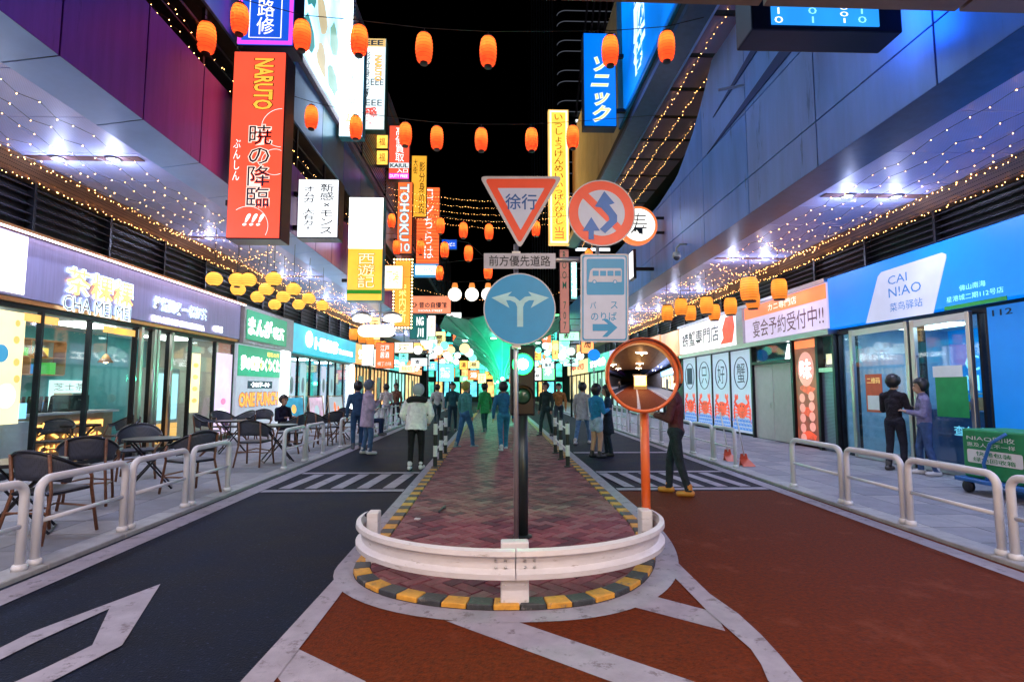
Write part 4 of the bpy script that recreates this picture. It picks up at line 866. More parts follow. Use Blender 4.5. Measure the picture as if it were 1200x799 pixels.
s = psign('vertical_sign', 'ribbed orange sign with white characters far on the left', (489, 220, 514, 318), 34, OR2, [('コンちらは', (.35, .02, .75, .85), W1, V)], .35, None, -5.12)
a = at(489, 220, Y=34); b = at(514, 318, Y=34)
for k in range(24): z = b.z+.1+k*(a.z-b.z-.2)/24; boxo('rib', (a.x, 33.96, z), (b.x, 33.968, z+.05), mat('rib_red', (.5, .07, .02), .5, emit=.45, ecol=(1, .12, .03)), s)
psign('lit_sign', 'small blue white lit sign under the ribbed orange sign', (487, 311, 511, 322), 33, glow('sign_ice', (.6, .85, 1), 2.2), [('OPEN', (.2, .25, .8, .75), BLU, dict(off=.0))], .3, glow('sign_blue_rim', (.05, .3, .6), .6), -5.12, .12)
s = psign('arrow_sign', 'yellow arrow sign edged with bulbs, three characters', (464, 306, 480, 382), 25.5, glow('sign_gold', (1, .42, .05), .75), [('案内所', (.25, .35, .75, .95), glow('letter_lemon', (1, .8, .2), 1.4), V)], .25, None, -5.12)
a = at(462, 304, Y=25.4); b = at(482, 384, Y=25.4)
bm_ = mat('sign_bulb', (1, .8, .4), .3, emit=7, ecol=(1, .68, .25))
for k in range(22):
    z = b.z+(a.z-b.z)*k/21
    for x in (a.x, b.x): MB().ball((x, 25.4, z), .04, 6, 4).build('bulb', bm_, s)
for k in range(1, 6):
    for z in (a.z, b.z): MB().ball((a.x+(b.x-a.x)*k/6, 25.4, z), .04, 6, 4).build('bulb', bm_, s)
psign('lit_sign', 'small square overexposed white sign with orange rim on the left', (449, 312, 471, 338), 23.5, glow('sign_hot', (1, .9, .65), 2.6), [('酒場', (.15, .2, .85, .8), glow('letter_hot', (1, .5, .1), 1.5), dict(off=.02))], .3, glow('rim_orange', (1, .3, .04), .8), -5.12, .05)
for k, (y0, y1) in enumerate(((159, 174), (177, 193))):
    psign('lantern_box', 'yellow lantern box on the left wall, %s of two' % ('upper', 'lower')[k], (442, y0, 454, y1), 22.5, glow('sign_honey', (1, .55, .08), 1.3, .5, 2), [('福', (.2, .2, .8, .8), mat('letter_burnt', (.4, .1, .02), .5), dict(off=.0))], .3, None, -5.12, group='yellow lantern boxes')
psign('street_name_sign', 'small blue sign with white letters hanging over the far street', (518, 281, 535, 292), 40, BLU, [('コンビニ', (.1, .3, .9, .7), W1, dict(off=.02))], .2, wall=-5.12)
psign('banner_sign', 'wide salmon sign with small characters over the left pavement', (481, 347, 528, 367), 30, glow('sign_salmon', (1, .30, .16), .75), [('ひ 昔の自慢館', (.05, .35, .9, .7), NAV, dict(off=.02)), ('SHOWA STREET', (.2, .8, .8, .92), W1, dict(off=.0))], .2)
s = psign('vertical_sign', 'dark teal sign with white letters under the salmon sign', (481, 369, 499, 397), 29.5, mat('teal_dark', (.01, .10, .10), .4, emit=.25, ecol=(.0, .3, .28)), [('川', (.45, .55, .85, .95), W1, dict(off=.04)), ('NG', (.4, .08, .85, .45), W1, dict(off=.04))], .2)
psign('lit_sign', 'narrow pale lit sign next to the dark teal sign', (502, 370, 510, 394), 29.5, glow('sign_peach', (1, .85, .72), 1.3), [('営業中', (.2, .1, .8, .9), glow('letter_peach', (.9, .5, .3), .9), V)], .2)
psign('hanging_sign', 'red orange hanging sign with framed characters over the left pavement', (441, 402, 461, 431), 24, OR2, [('江戸', (.25, .08, .75, .32), W1, dict(off=.0)), ('居酒', (.25, .36, .75, .6), W1, dict(off=.0)), ('横丁の味', (.1, .75, .9, .92), CREAM, dict(off=.0))], .15)
psign('hanging_sign', 'white lit panel hanging beside the red orange sign', (425, 404, 437, 428), 26, glow('sign_cool', (.9, .97, 1), 2.2), [('茶', (.2, .3, .8, .7), glow('letter_grey', ()), dict(off=0))], .15)
for i, (r_, Y_, c_, cn, w_) in enumerate([((468, 404, 478, 424), 32, (.2, 1, .85), 'mint', '薬'), ((484, 402, 500, 410), 34, (1, .55, .12), 'amber', '串揚'), ((503, 398, 512, 420), 36, (.9, 1, 1), 'white', '湯'), ((515, 404, 530, 412), 38, (1, .2, .06), 'red', '焼肉'), ((468, 428, 486, 436), 33, (1, .85, .4), 'yellow', '麺処'), ((497, 424, 512, 434), 37, (.1, .7, 1), 'blue', '書店'), ((655, 398, 667, 424), 33, (.3, 1, .5), 'green', '茶'), ((640, 402, 652, 412), 37, (1, .9, .6), 'cream', '蕎麦'), ((676, 404, 690, 414), 30, (1, .35, .1), 'orange', '酒場'), ((434, 372, 445, 398), 28, (1, .6, .2), 'honey', '天丼')]):
    psign('lit_sign', '%s lit sign among the crowded far signs, %s of ten' % (cn, ORD[i]), r_, Y_, glow('crowd_'+cn, c_, 1.6), [(w_, (.15, .15, .85, .85), W1 if cn in ('red', 'blue', 'green') else INK, dict(vert=(r_[3]-r_[1]) > (r_[2]-r_[0]), off=.0))], .15, None, -5.12 if r_[0] < 580 else 5.12)
# right side
psign('vertical_sign', 'tall royal blue box sign with outlined yellow characters', (684, 40, 722, 148), 15.6, glow('sign_azure', (.0, .16, .80), .9, .06), [('ソニック', (.22, .26, .82, .96), glow('letter_corn', (1, .72, .25), 1.0), dict(vert=True, off=.02, shear=.25, outline=glow('letter_sky', (.55, .75, 1), 1.1)))], .4, navyc, 3.95)
psign('vertical_sign', 'long yellow sign with brown hiragana column, lit edges', (644, 130, 666, 285), 29, glow('sign_sun', (1, .60, .07), 1.05), [('いっしょうけんめい', (.25, .03, .75, .52), glow('letter_brown2', (.35, .07, .0), .5), V), ('いっぱんぴりし', (.25, .55, .75, .86), glow('letter_brown2', ()), V), ('当', (.25, .88, .75, .97), OR2, V)], .35, glow('rim_gold', (1, .55, .15), .9), 5.12, .07, (.10, glow('rim_lemon', (1, .85, .45), 1.6)))
s = psign('vertical_sign', 'narrow pink brown sign with room number in green letters', (656, 293, 667, 390), 26, glow('sign_rose', (.55, .22, .18), .55), [('ROOM 707', (.25, .02, .75, .96), glow('letter_green', (.02, .12, .08), .4), V)], .2, None, None, .03)
psign('lit_sign', 'white neon characters on a slim sign beside the room number sign', (669, 305, 676, 350), 26.2, glow('neon_aqua', (.3, .9, .85), 1.0), [('酒場通', (.1, .05, .9, .95), LETW, V)], .15)
t = thing('round_sign', 'round white sign with orange rim and one brushed character', 'sign', (4.75, 16.2, 5.9))
c = at(748, 264, Y=16.0); r0 = .52
MB().lathe([(r0+.06, -.02), (r0+.06, .22), (r0-.02, .24)], (c.x, 16.2, c.z), 36, 'Y').build('rim', glow('rim_coral', (1, .22, .06), .8), t); MB().lathe([(r0-.02, .245), (.001, .25)], (c.x, 16.2, c.z), 36, 'Y').build('face', glow('sign_disc', (1, .97, .93), 1.1), t)
text(street(15.945), '寿', c.x-.25, c.z-.36, c.x+.25, c.z+.36, .006, INK, t, off=-.01)
for z in (c.z+.25, c.z-.2): boxo('bracket', (c.x+r0-.05, 16.05, z-.035), (5.12, 16.12, z+.035), dark, t)
t = thing('wall_sign', 'thin black edged lit sign mounted on the right cladding', 'sign', (4.9, 17, 4.3)); a = at(742, 292, Y=17); b = at(746, 326, Y=17); boxo('cabinet', (a.x, 17, b.z), (b.x, 17.5, a.z), black, t); boxo('face', (a.x-.02, 17.02, b.z+.05), (a.x-.002, 17.48, a.z-.05), W1, t)
boxo('bracket', (b.x, 17.2, b.z+.3), (5.12, 17.3, b.z+.4), dark, t)
# blue display box under the bridge edge, top right
t = thing('display_box', 'dark box with blue screen of digits hanging at the top right', 'screen', (4, 5.6, 5.2))
Yd = 5.9; a = at(903, 11, Y=Yd); b = at(1030, 32, Y=Yd)
boxo('cabinet', (at(880, 0, Y=Yd).x, Yd, at(950, 36, Y=Yd).z), (at(1056, 0, Y=Yd).x, Yd+.42, at(950, -60, Y=Yd).z), mat('display_navy', (.012, .02, .06), .35, .4), t, .02)
boxo('screen', (a.x, Yd-.012, b.z), (b.x, Yd-.001, a.z+.55), glow('screen_blue', (.02, .28, .85), 1.0), t)
for k, x in enumerate((908, 948, 985, 1006)):
    p = at(x, 29, Y=Yd-.014); text(street(Yd-.014), ('010', '101', '0001', '110')[k], p.x, p.z+.02, p.x+.1, p.z+.32, .0, (W1, CY)[k % 2], t, vert=True, off=.0)
boxo('added_side_glow', (at(1056, 0, Y=Yd).x+.001, Yd+.04, at(950, 30, Y=Yd).z), (at(1056, 0, Y=Yd).x+.012, Yd+.38, at(950, -50, Y=Yd).z), glow('side_glow_blue', (.02, .28, 1), 9), t)  # glowing face added on the box's unseen side to turn the wall blue
boxo('hanger', (at(960, 0, Y=Yd).x, Yd+.2, at(950, -62, Y=Yd).z), (at(970, 0, Y=Yd).x, Yd+.3, 8.0), dark, t); 
# big billboard on the left upper wall
t = thing('billboard', 'large wall billboard with bright white frame on the upper left facade', 'billboard', (-5.0, 15.5, 10.2))
bo = MB(); wall_l(-4.98).box(bo, 10.7, 10.25, 17.9, 17.2, -.12, 0); bo.build('board', glow('board_mint', (.34, .66, .95), 2.0, .5, .8), t)
for q in ((17.2, 10.3, 17.85, 17.2), (10.7, 10.25, 17.2, 10.38)): m = MB(); wall_l(-4.98).box(m, *q, .001, .08); m.build('lit_edge', glow('edge_white', (.85, 1, .98), 5), t)
for k in range(7):
    m = MB(); cx = 13.9+(k % 3)*1.1; cz = 10.9+(k//3)*1.3; fr = wall_l(-4.98); q0 = random.Random(k+20); fr.poly(m, [(cx+.5*q0.uniform(.6, 1.1)*math.cos(6.2832*q/11), cz+.55*q0.uniform(.6, 1.1)*math.sin(6.2832*q/11)) for q in range(11)], .001, .006); m.build('print_patch', glow(('patch_teal', 'patch_sand', 'patch_sage')[k % 3], ((.05, .28, .28), (.6, .5, .3), (.2, .4, .3))[k % 3], .8), t)
# lettered blue panel on the right upper wall
t = thing('wall_screen', 'pale lettering panel on the blue upper wall at the right', 'screen', (3.9, 13.5, 12)); fr = wall_r(3.92); m = MB(); fr.box(m, -15.9, 9.95, -9.6, 16.4, 0, .02); m.build('panel', glow('screen_azure', (.0, .18, .75), .85, .4, .6), t); text(fr, '電脳街', -14.6, 10.2, -13.4, 13.2, .025, glow('letter_ice', (.55, .8, 1), 1.2), t, vert=True, off=.06)

# ================================================================== lanterns
capm = mat('lantern_cap', (.02, .015, .015), .5)
def lantern_proto(name, r, h, shell, bulb, prof, ribs, parent_label):
    t = thing(name, parent_label, 'lantern', (0, 0, 0)); pr = []
    n = ribs*2
    for i in range(n+1):
        u = i/n; rr = prof(u)*r*(1-(.03 if i % 2 else 0)); pr.append((rr, -h/2+h*u))
    MB().lathe(pr, (0, 0, 0), 18).build('shell', shell, t, smooth=True)
    MB().lathe([(prof(1)*r*1.02, h/2-.005), (prof(1)*r*1.02, h/2+.03), (.02, h/2+.035)], (0, 0, 0), 14).build('top_cap', capm, t)
    MB().lathe([(.02, -h/2-.035), (prof(0)*r*1.02, -h/2-.03), (prof(0)*r*1.02, -h/2+.005)], (0, 0, 0), 14).build('bottom_cap', capm, t)
    MB().ball((0, 0, h*.2), r*.2, 8, 5).build('bulb', bulb, t)
    MB().tube([(0, 0, h/2+.03), (0, 0, h/2+.12)], .006, 4).build('hook', capm, t)
    rf = MB()
    for i in range(1, ribs): u = i/ribs; rf.tube([((prof(u)*r+.001)*math.cos(6.2832*k/16), (prof(u)*r+.001)*math.sin(6.2832*k/16), -h/2+h*u) for k in range(16)], .0035, 4, closed=True)
    rf.build('rib_frame', mat('bamboo_rib', (.35, .10, .03), .6), t)
    return t
barrel = lambda u: .45+.55*min(1, math.sin(math.pi*min(max(u, .0), 1))**.35*1.0) if 0 < u < 1 else .45
oval = lambda u: .35+.65*(max(0, math.sin(math.pi*u)))**.6
drum = lambda u: .7+.3*(max(0, math.sin(math.pi*u)))**.4
bulbw = mat('lantern_bulb', (1, .8, .4), .3, emit=30, ecol=(1, .72, .32)); bulbr = mat('lantern_bulb_red', (1, .6, .2), .3, emit=44, ecol=(1, .66, .26))
red_l = lantern_proto('red_lantern', .16, .56, paper('red_paper', (1, .065, .025), .5, (.85, .27, .07)), bulbr, barrel, 9, 'x')
yel_l = lantern_proto('oval_lantern', .19, .31, paper('amber_paper', (1, .44, .09), .36, (.7, .46, .15)), bulbw, oval, 6, 'x')
cyl_l = lantern_proto('drum_lantern', .19, .5, paper('honey_paper', (1, .30, .05), .32, (.65, .33, .09)), bulbw, drum, 9, 'x')
used = {}
def lantern(proto, p, label, group, s=1., rz=0):
    if proto.name not in used: o = proto; used[proto.name] = 1
    else: o = copy_tree(proto)
    o.location = p; o.scale = (s, s, s); o.rotation_euler = (0, 0, random.uniform(0, 6)); tag(o, label, 'lantern', group); return o
def cord(o, z):
    L = (z-o.location.z)/o.scale[0]; ORG[o.name] = Vector((0, 0, 0)); MB().tube([(0, 0, .2), (0, 0, L)], .006, 4).build('cord', wirem, o)
def wire(pts, label, name='lantern_cable', r=.007): return tag(MB().tube(pts, r, 4).build(name, wirem), label, 'cable')
row1 = [(242, 45), (281, 23), (354, 42), (421, 48), (497, 57), (572, 61), (715, 60), (781, 55)]
Y1 = 9.7; P1 = []
for i, (x, y) in enumerate(row1):
    p = at(x, y, Y=Y1 if i else 9.4)
    P1.append(p+Vector((0, 0, .40))); lantern(red_l, p, 'red paper lantern, %s from the left in the front row over the street' % ORD[i], 'red lanterns strung over the street')
P1s = sorted(P1[1:], key=lambda p: p.x)
wire([(-5.15, Y1, P1s[0].z+.15)]+P1s+[(3.95, Y1, P1s[-1].z+.2)], 'thin cable holding the front row of red lanterns')
for p in (): pass
wire([P1[0], (P1[0].x-.2, 9.4, 8.4)], 'short cable holding the lantern at the left railing')
row2 = [(365, 138), (417, 150), (475, 158), (512, 162), (564, 164), (623, 164), (671, 161)]; P2 = []
for i, (x, y) in enumerate(row2):
    p = at(x, y, Y=13.0); P2.append(p+Vector((0, 0, .40))); lantern(red_l, p, 'red paper lantern, %s from the left in the second row over the street' % ORD[i], 'red lanterns strung over the street')
wire([(-5.15, 13.0, P2[0].z+.2)]+P2+[(4.0, 13.0, P2[-1].z+.2)], 'thin cable holding the second row of red lanterns')
row3 = [(516, 265), (543, 270), (573, 272), (628, 268), (521, 293), (549, 297), (572, 318), (459, 259), (465, 290), (493, 290), (515, 320), (690, 300)]
P3 = []
for i, (x, y) in enumerate(row3):
    p = at(x, y, Y=19.5 if i < 7 else 21.5); P3.append(p+Vector((0, 0, .4)))
    lantern(red_l, p, 'small far red lantern over the street, %s of the far cluster' % ORD[i], 'far red lanterns')
wire([(-5.15, 19.5, P3[0].z+.3)]+[P3[0], P3[1], P3[2], P3[3]]+[(5.1, 19.5, P3[3].z+.3)], 'thin cable of the far lantern cluster, upper line')
wire([(-5.15, 19.5, P3[4].z+.3), P3[4], P3[5], P3[6], (5.1, 19.5, P3[6].z+.7)], 'thin cable of the far lantern cluster, lower line')
wire([(-5.15, 21.5, P3[7].z+.3), P3[7], P3[8], P3[9], P3[10], P3[11], (5.1, 21.5, P3[11].z+.3)], 'thin cable of the far lantern cluster, rear line')
for i, (x, y) in enumerate([(251, 327), (278, 328), (291, 328), (321, 327), (279, 339), (312, 339), (302, 348), (332, 348), (344, 339), (322, 357), (350, 357), (362, 350), (378, 358)]):
    Yv = 2.62*F/(455-y); p = at(x, y, Y=Yv); o = lantern(yel_l, p, 'glowing oval amber lantern under the left arcade ceiling, %s from the left' % ORD[i], 'oval lanterns under the left arcade')
    cord(o, LZ)
for i, (x, y) in enumerate([(782, 367), (798, 360), (809, 367), (828, 358), (837, 366), (856, 359), (878, 339), (882, 351), (913, 339)]):
    Yv = (2.42 if i != 6 else 2.6)*F/(455-y); p = at(x, y, Y=Yv); o = lantern(cyl_l, p, 'glowing drum shaped amber lantern under the right arcade ceiling, %s from the left' % ORD[i], 'drum lanterns under the right arcade', 1.25 if i == 6 else 1)
    cord(o, RZ)
# far drum lanterns along the left eaves
for i in range(5): lantern(cyl_l, (-6.2, 24+1.6*i, 3.9), 'amber drum lantern far under the left arcade, %s along the shops' % ORD[i], 'far drum lanterns on the left')
# white globe lanterns over the far street
gw = glow('globe_white', (1, .95, .85), 1.5, .05); 
for i, (x, y) in enumerate([(533, 345), (553, 345), (572, 345)]):
    p = at(x, y, Y=24); t = thing('globe_lantern', 'white globe lantern over the far street, %s from the left' % ORD[i], 'lantern', p, 'white globe lanterns'); MB().ball(p, .30, 16, 10).build('globe', gw, t, smooth=True); MB().lathe([(.1, .28), (.14, .32), (.10, .5), (.02, .52)], p, 12).build('cap', glow('globe_cap', (1, .3, .05), .7), t)
a = at(533, 345, Y=24); wire([(-5.15, 24, a.z+.9), (a.x, 24, a.z+.55), (5.1, 24, a.z+.9)], 'thin cable of the white globe lanterns')

# ================================================================== fairy light strings: wire plus bulbs
def fairy_string(p0, p1, n, label, sag=.0, r=.007, jit=.02, grp=None):
    p0, p1 = Vector(p0), Vector(p1); t = thing('fairy_light_string', label, 'string light', p0, grp); pts = []
    for i in range(n+1):
        u = i/n; p = p0.lerp(p1, u)+Vector((random.uniform(-jit, jit), random.uniform(-jit, jit), -4*sag*u*(1-u)+random.uniform(-jit, jit))); pts.append(p)
    MB().tube(pts, .004, 3, cap=False).build('wire', wirem, t)
    mb = MB()
    for p in pts:
        q = p-Vector((0, 0, .012)); rr = r*random.uniform(.7, 1.25)
        mb.add([q+Vector(d)*rr for d in ((1, 0, 0), (0, 1, 0), (-1, 0, 0), (0, -1, 0), (0, 0, 1), (0, 0, -1))], [(0, 1, 4), (1, 2, 4), (2, 3, 4), (3, 0, 4), (1, 0, 5), (2, 1, 5), (3, 2, 5), (0, 3, 5)])
    tag(mb.build('bulb_row', fairy, t), kind='stuff'); return t
for s, z, nm in ((-1, LZ, 'left'), (1, RZ, 'right')):
    for i, x in enumerate((6.0, 6.4, 6.8, 7.15, 7.5)):
        fairy_string((s*x, 3.0, z-.10), (s*x, 36, z-.10), 105, 'string of fairy lights along the %s arcade ceiling, %s from the street' % (nm, ORD[i]), jit=.05, grp='fairy lights under the arcades')
    fairy_string((s*7.74, 3.0, z-.05), (s*7.74, 36, z-.05), 300, 'dense string of fairy lights along the upper edge of the %s mesh cornice' % nm, jit=.03, grp='fairy lights under the arcades')
    fairy_string((s*8.02, 3.0, z-.24), (s*8.02, 36, z-.24), 300, 'dense string of fairy lights along the lower edge of the %s mesh cornice' % nm, jit=.03, grp='fairy lights under the arcades')
    for k in range(7):      # swags hung across the ceiling
        y = 12+2.6*k; fairy_string((s*5.95, y, z-.06), (s*7.9, y+.8, z-.06), 26, 'swag of fairy lights across the %s arcade ceiling, %s from the camera' % (nm, ORD[k]), sag=.22, jit=.04, grp='fairy light swags')
for i, x in enumerate((4.75, 5.25, 5.8)): fairy_string((x, 9.5, c2-.05), (x, 29, c2-.05), 110, 'string of fairy lights under the upper right canopy, %s from the street' % ORD[i], grp='fairy lights under the upper canopy', jit=.03)
for i, z in enumerate((7.42, 7.75, 8.1)): fairy_string((-5.6, 3, z), (-5.6, 30, z), 150, 'string of fairy lights in the upper left walkway, %s from below' % ORD[i], jit=.06, grp='fairy lights in the upper left walkway')
for i in range(5): fairy_string((-5.1, 25+i*.5, 10.9-i*.12), (4.4, 25+i*.5, 10.7-i*.12), 70, 'string of fairy lights across the dark sky, %s from the top' % ORD[i], sag=.5+.05*i, jit=.02, grp='fairy lights over the street')
fairy_string((-5.1, 30, 7.3), (5.1, 30, 7.3), 60, 'sagging string of fairy lights low over the far street', sag=.9)

# ================================================================== fences, posts, mirror, traffic signs
whp = mat('white_pipe', (.66, .66, .72), .32, var=.06, scale=5, coat=.3)
def hoop_proto():
    t = thing('hoop_barrier', 'x', 'barrier', (0, 0, 0)); L = 1.06; h = .72; r = .036; q = .11; pts = [(0, 0, .0)]
    for k in range(7): g = math.pi/2*k/6; pts.append((0, q-q*math.cos(g), h-q+q*math.sin(g)))
    for k in range(7): g = math.pi/2*k/6; pts.append((0, L-q+q*math.sin(g), h-q+q*math.cos(g)))
    pts.append((0, L, 0)); MB().tube(pts, r, 12).build('hoop', whp, t, smooth=True)
    MB().tube([(0, .03, .36), (0, L-.03, .36)], .02, 10).build('middle_rail', whp, t, smooth=True)
    for y in (0, L): MB().lathe([(.056, 0), (.056, .03), (.05, .045), (.037, .05)], (0, y, 0), 14).build('foot_collar', whp, t, smooth=True)
    return t
hp = hoop_proto(); first = [True]
def hoop(x, y, label, rz=0., L=1.06):
    if first[0]: o = hp; first[0] = False
    else: o = copy_tree(hp)
    o.location = (x, y, .036); o.rotation_euler = (0, 0, rz); o.scale = (1, L/1.06, 1); tag(o, label, 'barrier', 'white hoop barriers along the pavements')
for i, (y0, y1) in enumerate([(3.72, 4.85), (5.0, 6.12), (6.24, 7.3), (7.44, 8.42)]): hoop(-3.98, y0, 'white hoop barrier on the left kerb beside the cafe chairs, %s from the camera' % ORD[i], L=y1-y0)
for i, (y0, y1) in enumerate([(10.6, 11.7), (11.82, 12.95), (14.4, 15.5), (15.62, 16.72), (16.84, 17.94)]): hoop(-3.98, y0, 'white hoop barrier on the left kerb past the crossing, %s after the gap' % ORD[i], L=y1-y0)
for i, (y0, y1) in enumerate([(3.8, 4.87), (5.0, 6.1), (6.2, 7.18), (7.3, 8.5)]): hoop(4.64, y0, 'white hoop barrier on the right kerb before the parcel shop, %s from the camera' % ORD[i], L=y1-y0)
for i, (y0, y1) in enumerate([(10.55, 11.55), (11.67, 12.75), (12.9, 14.0), (14.1, 15.2), (15.3, 16.4), (16.5, 17.6), (17.7, 18.8)]): hoop(4.64, y0, 'white hoop barrier on the right kerb past the crossing, %s after the gap' % ORD[i], L=y1-y0)
# lattice fence farther along on both sides
for s, x, ya, yb, nm in ((-1, -3.98, 18.2, 30, 'left'), (1, 4.64, 19.2, 30, 'right')):
    t = thing('lattice_fence', 'white fence of uprights and rails far along the %s kerb' % nm, 'fence', (x, ya, .03))
    for z in (.2, .5, .82): boxo('rail', (x-.02, ya, z), (x+.02, yb, z+.04), whp, t)
    k = int((yb-ya)/.8)
    for i in range(k+1): boxo('upright', (x-.028, ya+i*.8-.03, .03), (x+.028, ya+i*.8+.03, .9), whp, t)
# banded posts on the island edges
bk = mat('post_black', (.012, .02, .018), .4); wp_ = mat('post_white', (.7, .72, .72), .4)
for s, x, nm in ((-1, -1.15, 'left'), (1, 1.42, 'right')):
    t = thing('post_fence', 'short fence of three black and white banded posts on the %s edge of the island' % nm, 'fence', (x, 10.7, .03))
    for k, y in enumerate((10.75, 11.85, 12.95)):
        base = None
        for j in range(4):
            o = MB().tube([(x, y, .03+j*.21), (x, y, .03+(j+1)*.21)], .042, 12).build('post', (bk, wp_)[j % 2] if True else bk, t, smooth=False)
        MB().ball((x, y, .87), .043, 10, 6).build('post_cap', bk, t, smooth=True); MB().lathe([(.075, .0), (.075, .02), (.05, .03)], (x, y, .03), 12).build('foot_plate', bk, t)
    for z in (.36, .76): MB().tube([(x, 10.75, z), (x, 12.95, z)], .018, 8).build('rail', wp_, t)
# curved guard rail round the island front
rail = mat('rail_white', (.66, .64, .70), .4, .1, var=.08, scale=7, stretch=(1, 1, 5), worn=((.36, .32, .33), 6, .6))
gr = thing('guard_rail', 'low curved white guard rail round the front end of the brick island', 'guard rail', (.16, 4.02, 0))
prof = [(.02, .213), (.058, .225), (.062, .262), (.016, .288), (.016, .358), (.062, .384), (.058, .418), (.02, .43)]
def rp_(g, off=0.): return Vector((.145+(1.29+off)*math.cos(g), 5.02+(1.05+off)*math.sin(g), 0))
def rail_seg(g0, g1, n=22):
    vs = []; fs = []; k = len(prof)
    for i in range(n+1):
        g = g0+(g1-g0)*i/n
        for (o_, z) in prof: p = rp_(g, o_); vs += [(p.x, p.y, z)]*2
    for i in range(n):
        for j in range(k-1): a_ = i*2*k+2*j+1; fs.append((a_, a_+2*k, a_+2*k+1, a_+1))
    o = MB().add(vs, fs).build('rail_beam', rail, gr, smooth=True); return o
rail_seg(R(172), R(270)); rail_seg(R(270.3), R(369))
for i, g in enumerate((R(180), R(270), R(361))):
    p = rp_(g, -.07); d = Vector((math.cos(g), math.sin(g), 0)); n_ = Vector((-d.y, d.x, 0)); hw = .10 if i == 1 else .07
    q = MB(); q.prism([p+n_*hw-d*.05+Vector((0, 0, .02)), p+n_*hw+d*.05+Vector((0, 0, .02)), p-n_*hw+d*.05+Vector((0, 0, .02)), p-n_*hw-d*.05+Vector((0, 0, .02))], (0, 0, .44)); po = q.build('post', rail, gr, .008)
    for z in (.06, .17): 
        for sgn in (-1, 1): MB().ball(p+n_*(hw-.025)*sgn+d*.05+Vector((0, 0, z)), .008, 6, 4).build('bolt', alu, po)
for g in (R(264), R(267), R(273), R(276)):
    for z in (.30, .345): p = rp_(g, .022); MB().ball((p.x, p.y, z), .011, 8, 5).build('splice_bolt', alu, gr)
# road mirror
om = mat('mirror_orange', (.62, .10, .015), .4, var=.1, coat=.3)
rm = thing('road_mirror', 'round convex road mirror with orange rim on an orange post', 'mirror', (1.40, 5.12, 0))
cx, cz, cy = 1.36, 1.665, 5.0
MB().tube([(1.40, 5.12, .04), (1.40, 5.12, 1.55)], .042, 14).build('post', om, rm, smooth=True)
MB().lathe([(.06, 0), (.06, .015), (.045, .02)], (1.40, 5.12, .04), 12).build('foot', rail, rm)
rr, cap = .312, .047
mm = mat('mirror_glass', (.92, .93, .95), .02, 1, var=0)
mr = MB().lathe([(rr*math.sin(math.pi/2*i/16) if i else .0005, cap*(math.cos(math.pi/2*i/16)*1) if False else cap*(1-(math.sin(math.pi/2*i/16))**2)) for i in range(16, -1, -1)], (0, 0, 0), 48, 'Y').build('mirror_face', mm, rm, smooth=True)
MB().lathe([(rr-.005, .0), (rr+.012, .02), (rr+.028, .0), (rr+.02, -.06), (.05, -.09)], (0, 0, 0), 48, 'Y').build('rim', om, rm, smooth=True)
n = 30; vs = []; fs = []
for i in range(n+1):
    g = R(-12)+R(204)*i/n
    for d in (-.02, .07): vs.append(((rr+.03)*math.cos(g), -d, (rr+.03)*math.sin(g)))
fs = [(2*i, 2*i+1, 2*i+3, 2*i+2) for i in range(n)]
hd = MB().add(vs, fs).build('hood', om, rm, smooth=True); sm = hd.modifiers.new('thick', 'SOLIDIFY'); sm.thickness = .006
for o in rm.children:
    if o.name.split('.')[0] in ('mirror_face', 'rim', 'hood'):
        o.data.transform(Matrix.Translation(ORG[rm.name])); o.location = (cx-1.40, cy-5.12, cz); o.rotation_euler = (R(-3), 0, R(-3))
MB().tube([(1.40, 5.12, 1.5), (cx, cy+.07, cz)], .025, 8).build('bracket', om, rm)
# sign post with five plates
gpost = mat('galvanised', (.42, .44, .47), .35, .7, var=.1)
sp = thing('traffic_sign_post', 'grey post carrying five road sign plates on the brick island', 'road sign', (.235, 5.5, .03)); YS = 5.42; fr = street(YS)
MB().tube([(.212, 5.5, .03), (.212, 5.5, 3.02)], .024, 14).build('post', gpost, sp, smooth=True)
def px(x, y): p = at(x, y, Y=YS); return (p.x, p.z)
def plate(pts, name, m, c0, c1, par=sp): q = MB(); fr.poly(q, pts, c0, c1); return q.build(name, m, par)
def rnd(pts, r, n=5):
    out = []; k = len(pts)
    for i in range(k):
        p, a, b = Vector(pts[i]), Vector(pts[i-1]), Vector(pts[(i+1) % k]); u = (a-p).normalized(); v = (b-p).normalized(); s0 = p+u*r; s1 = p+v*r
        for j in range(n+1): t = j/n; out.append(tuple((s0*(1-t)+p*t)*(1-t)+(p*(1-t)+s1*t)*t))
    return out
def circ(c, r, n=48): return [(c[0]+r*math.cos(6.2832*i/n), c[1]+r*math.sin(6.2832*i/n)) for i in range(n)]
rw = mat('plate_pale', (.52, .62, .86), .4, var=.05); rr_ = mat('plate_red', (.85, .085, .03), .38, var=.05); rbl = mat('plate_blue', (.008, .29, .64), .38, var=.06); redge = mat('plate_edge', (.5, .52, .6), .4)
tri = [px(562, 207), px(659, 207), px(609, 292)]; tri2 = [px(568, 210), px(653, 210), px(609, 286)]; tri3 = [px(583, 221), px(638, 221), px(610, 270)]
p1 = plate(rnd(tri, .06), 'triangle_plate', redge, .0, .006); plate(rnd(tri2, .05), 'red_triangle', rr_, .0065, .009, p1); plate(rnd(tri3, .012), 'pale_triangle', rw, .0095, .012, p1)
a, b = px(592, 246), px(629, 228); text(fr, '徐行', a[0], a[1], b[0], b[1], .0145, mat('plate_ink', (.01, .10, .42), .4), p1, off=.012)
c = px(704, 251); p2 = plate(circ(c, .345), 'round_plate', redge, .03, .036); plate(circ(c, .332), 'red_disc', rr_, .0365, .039, p2); plate(circ(c, .238), 'pale_disc', rw, .0395, .042, p2)
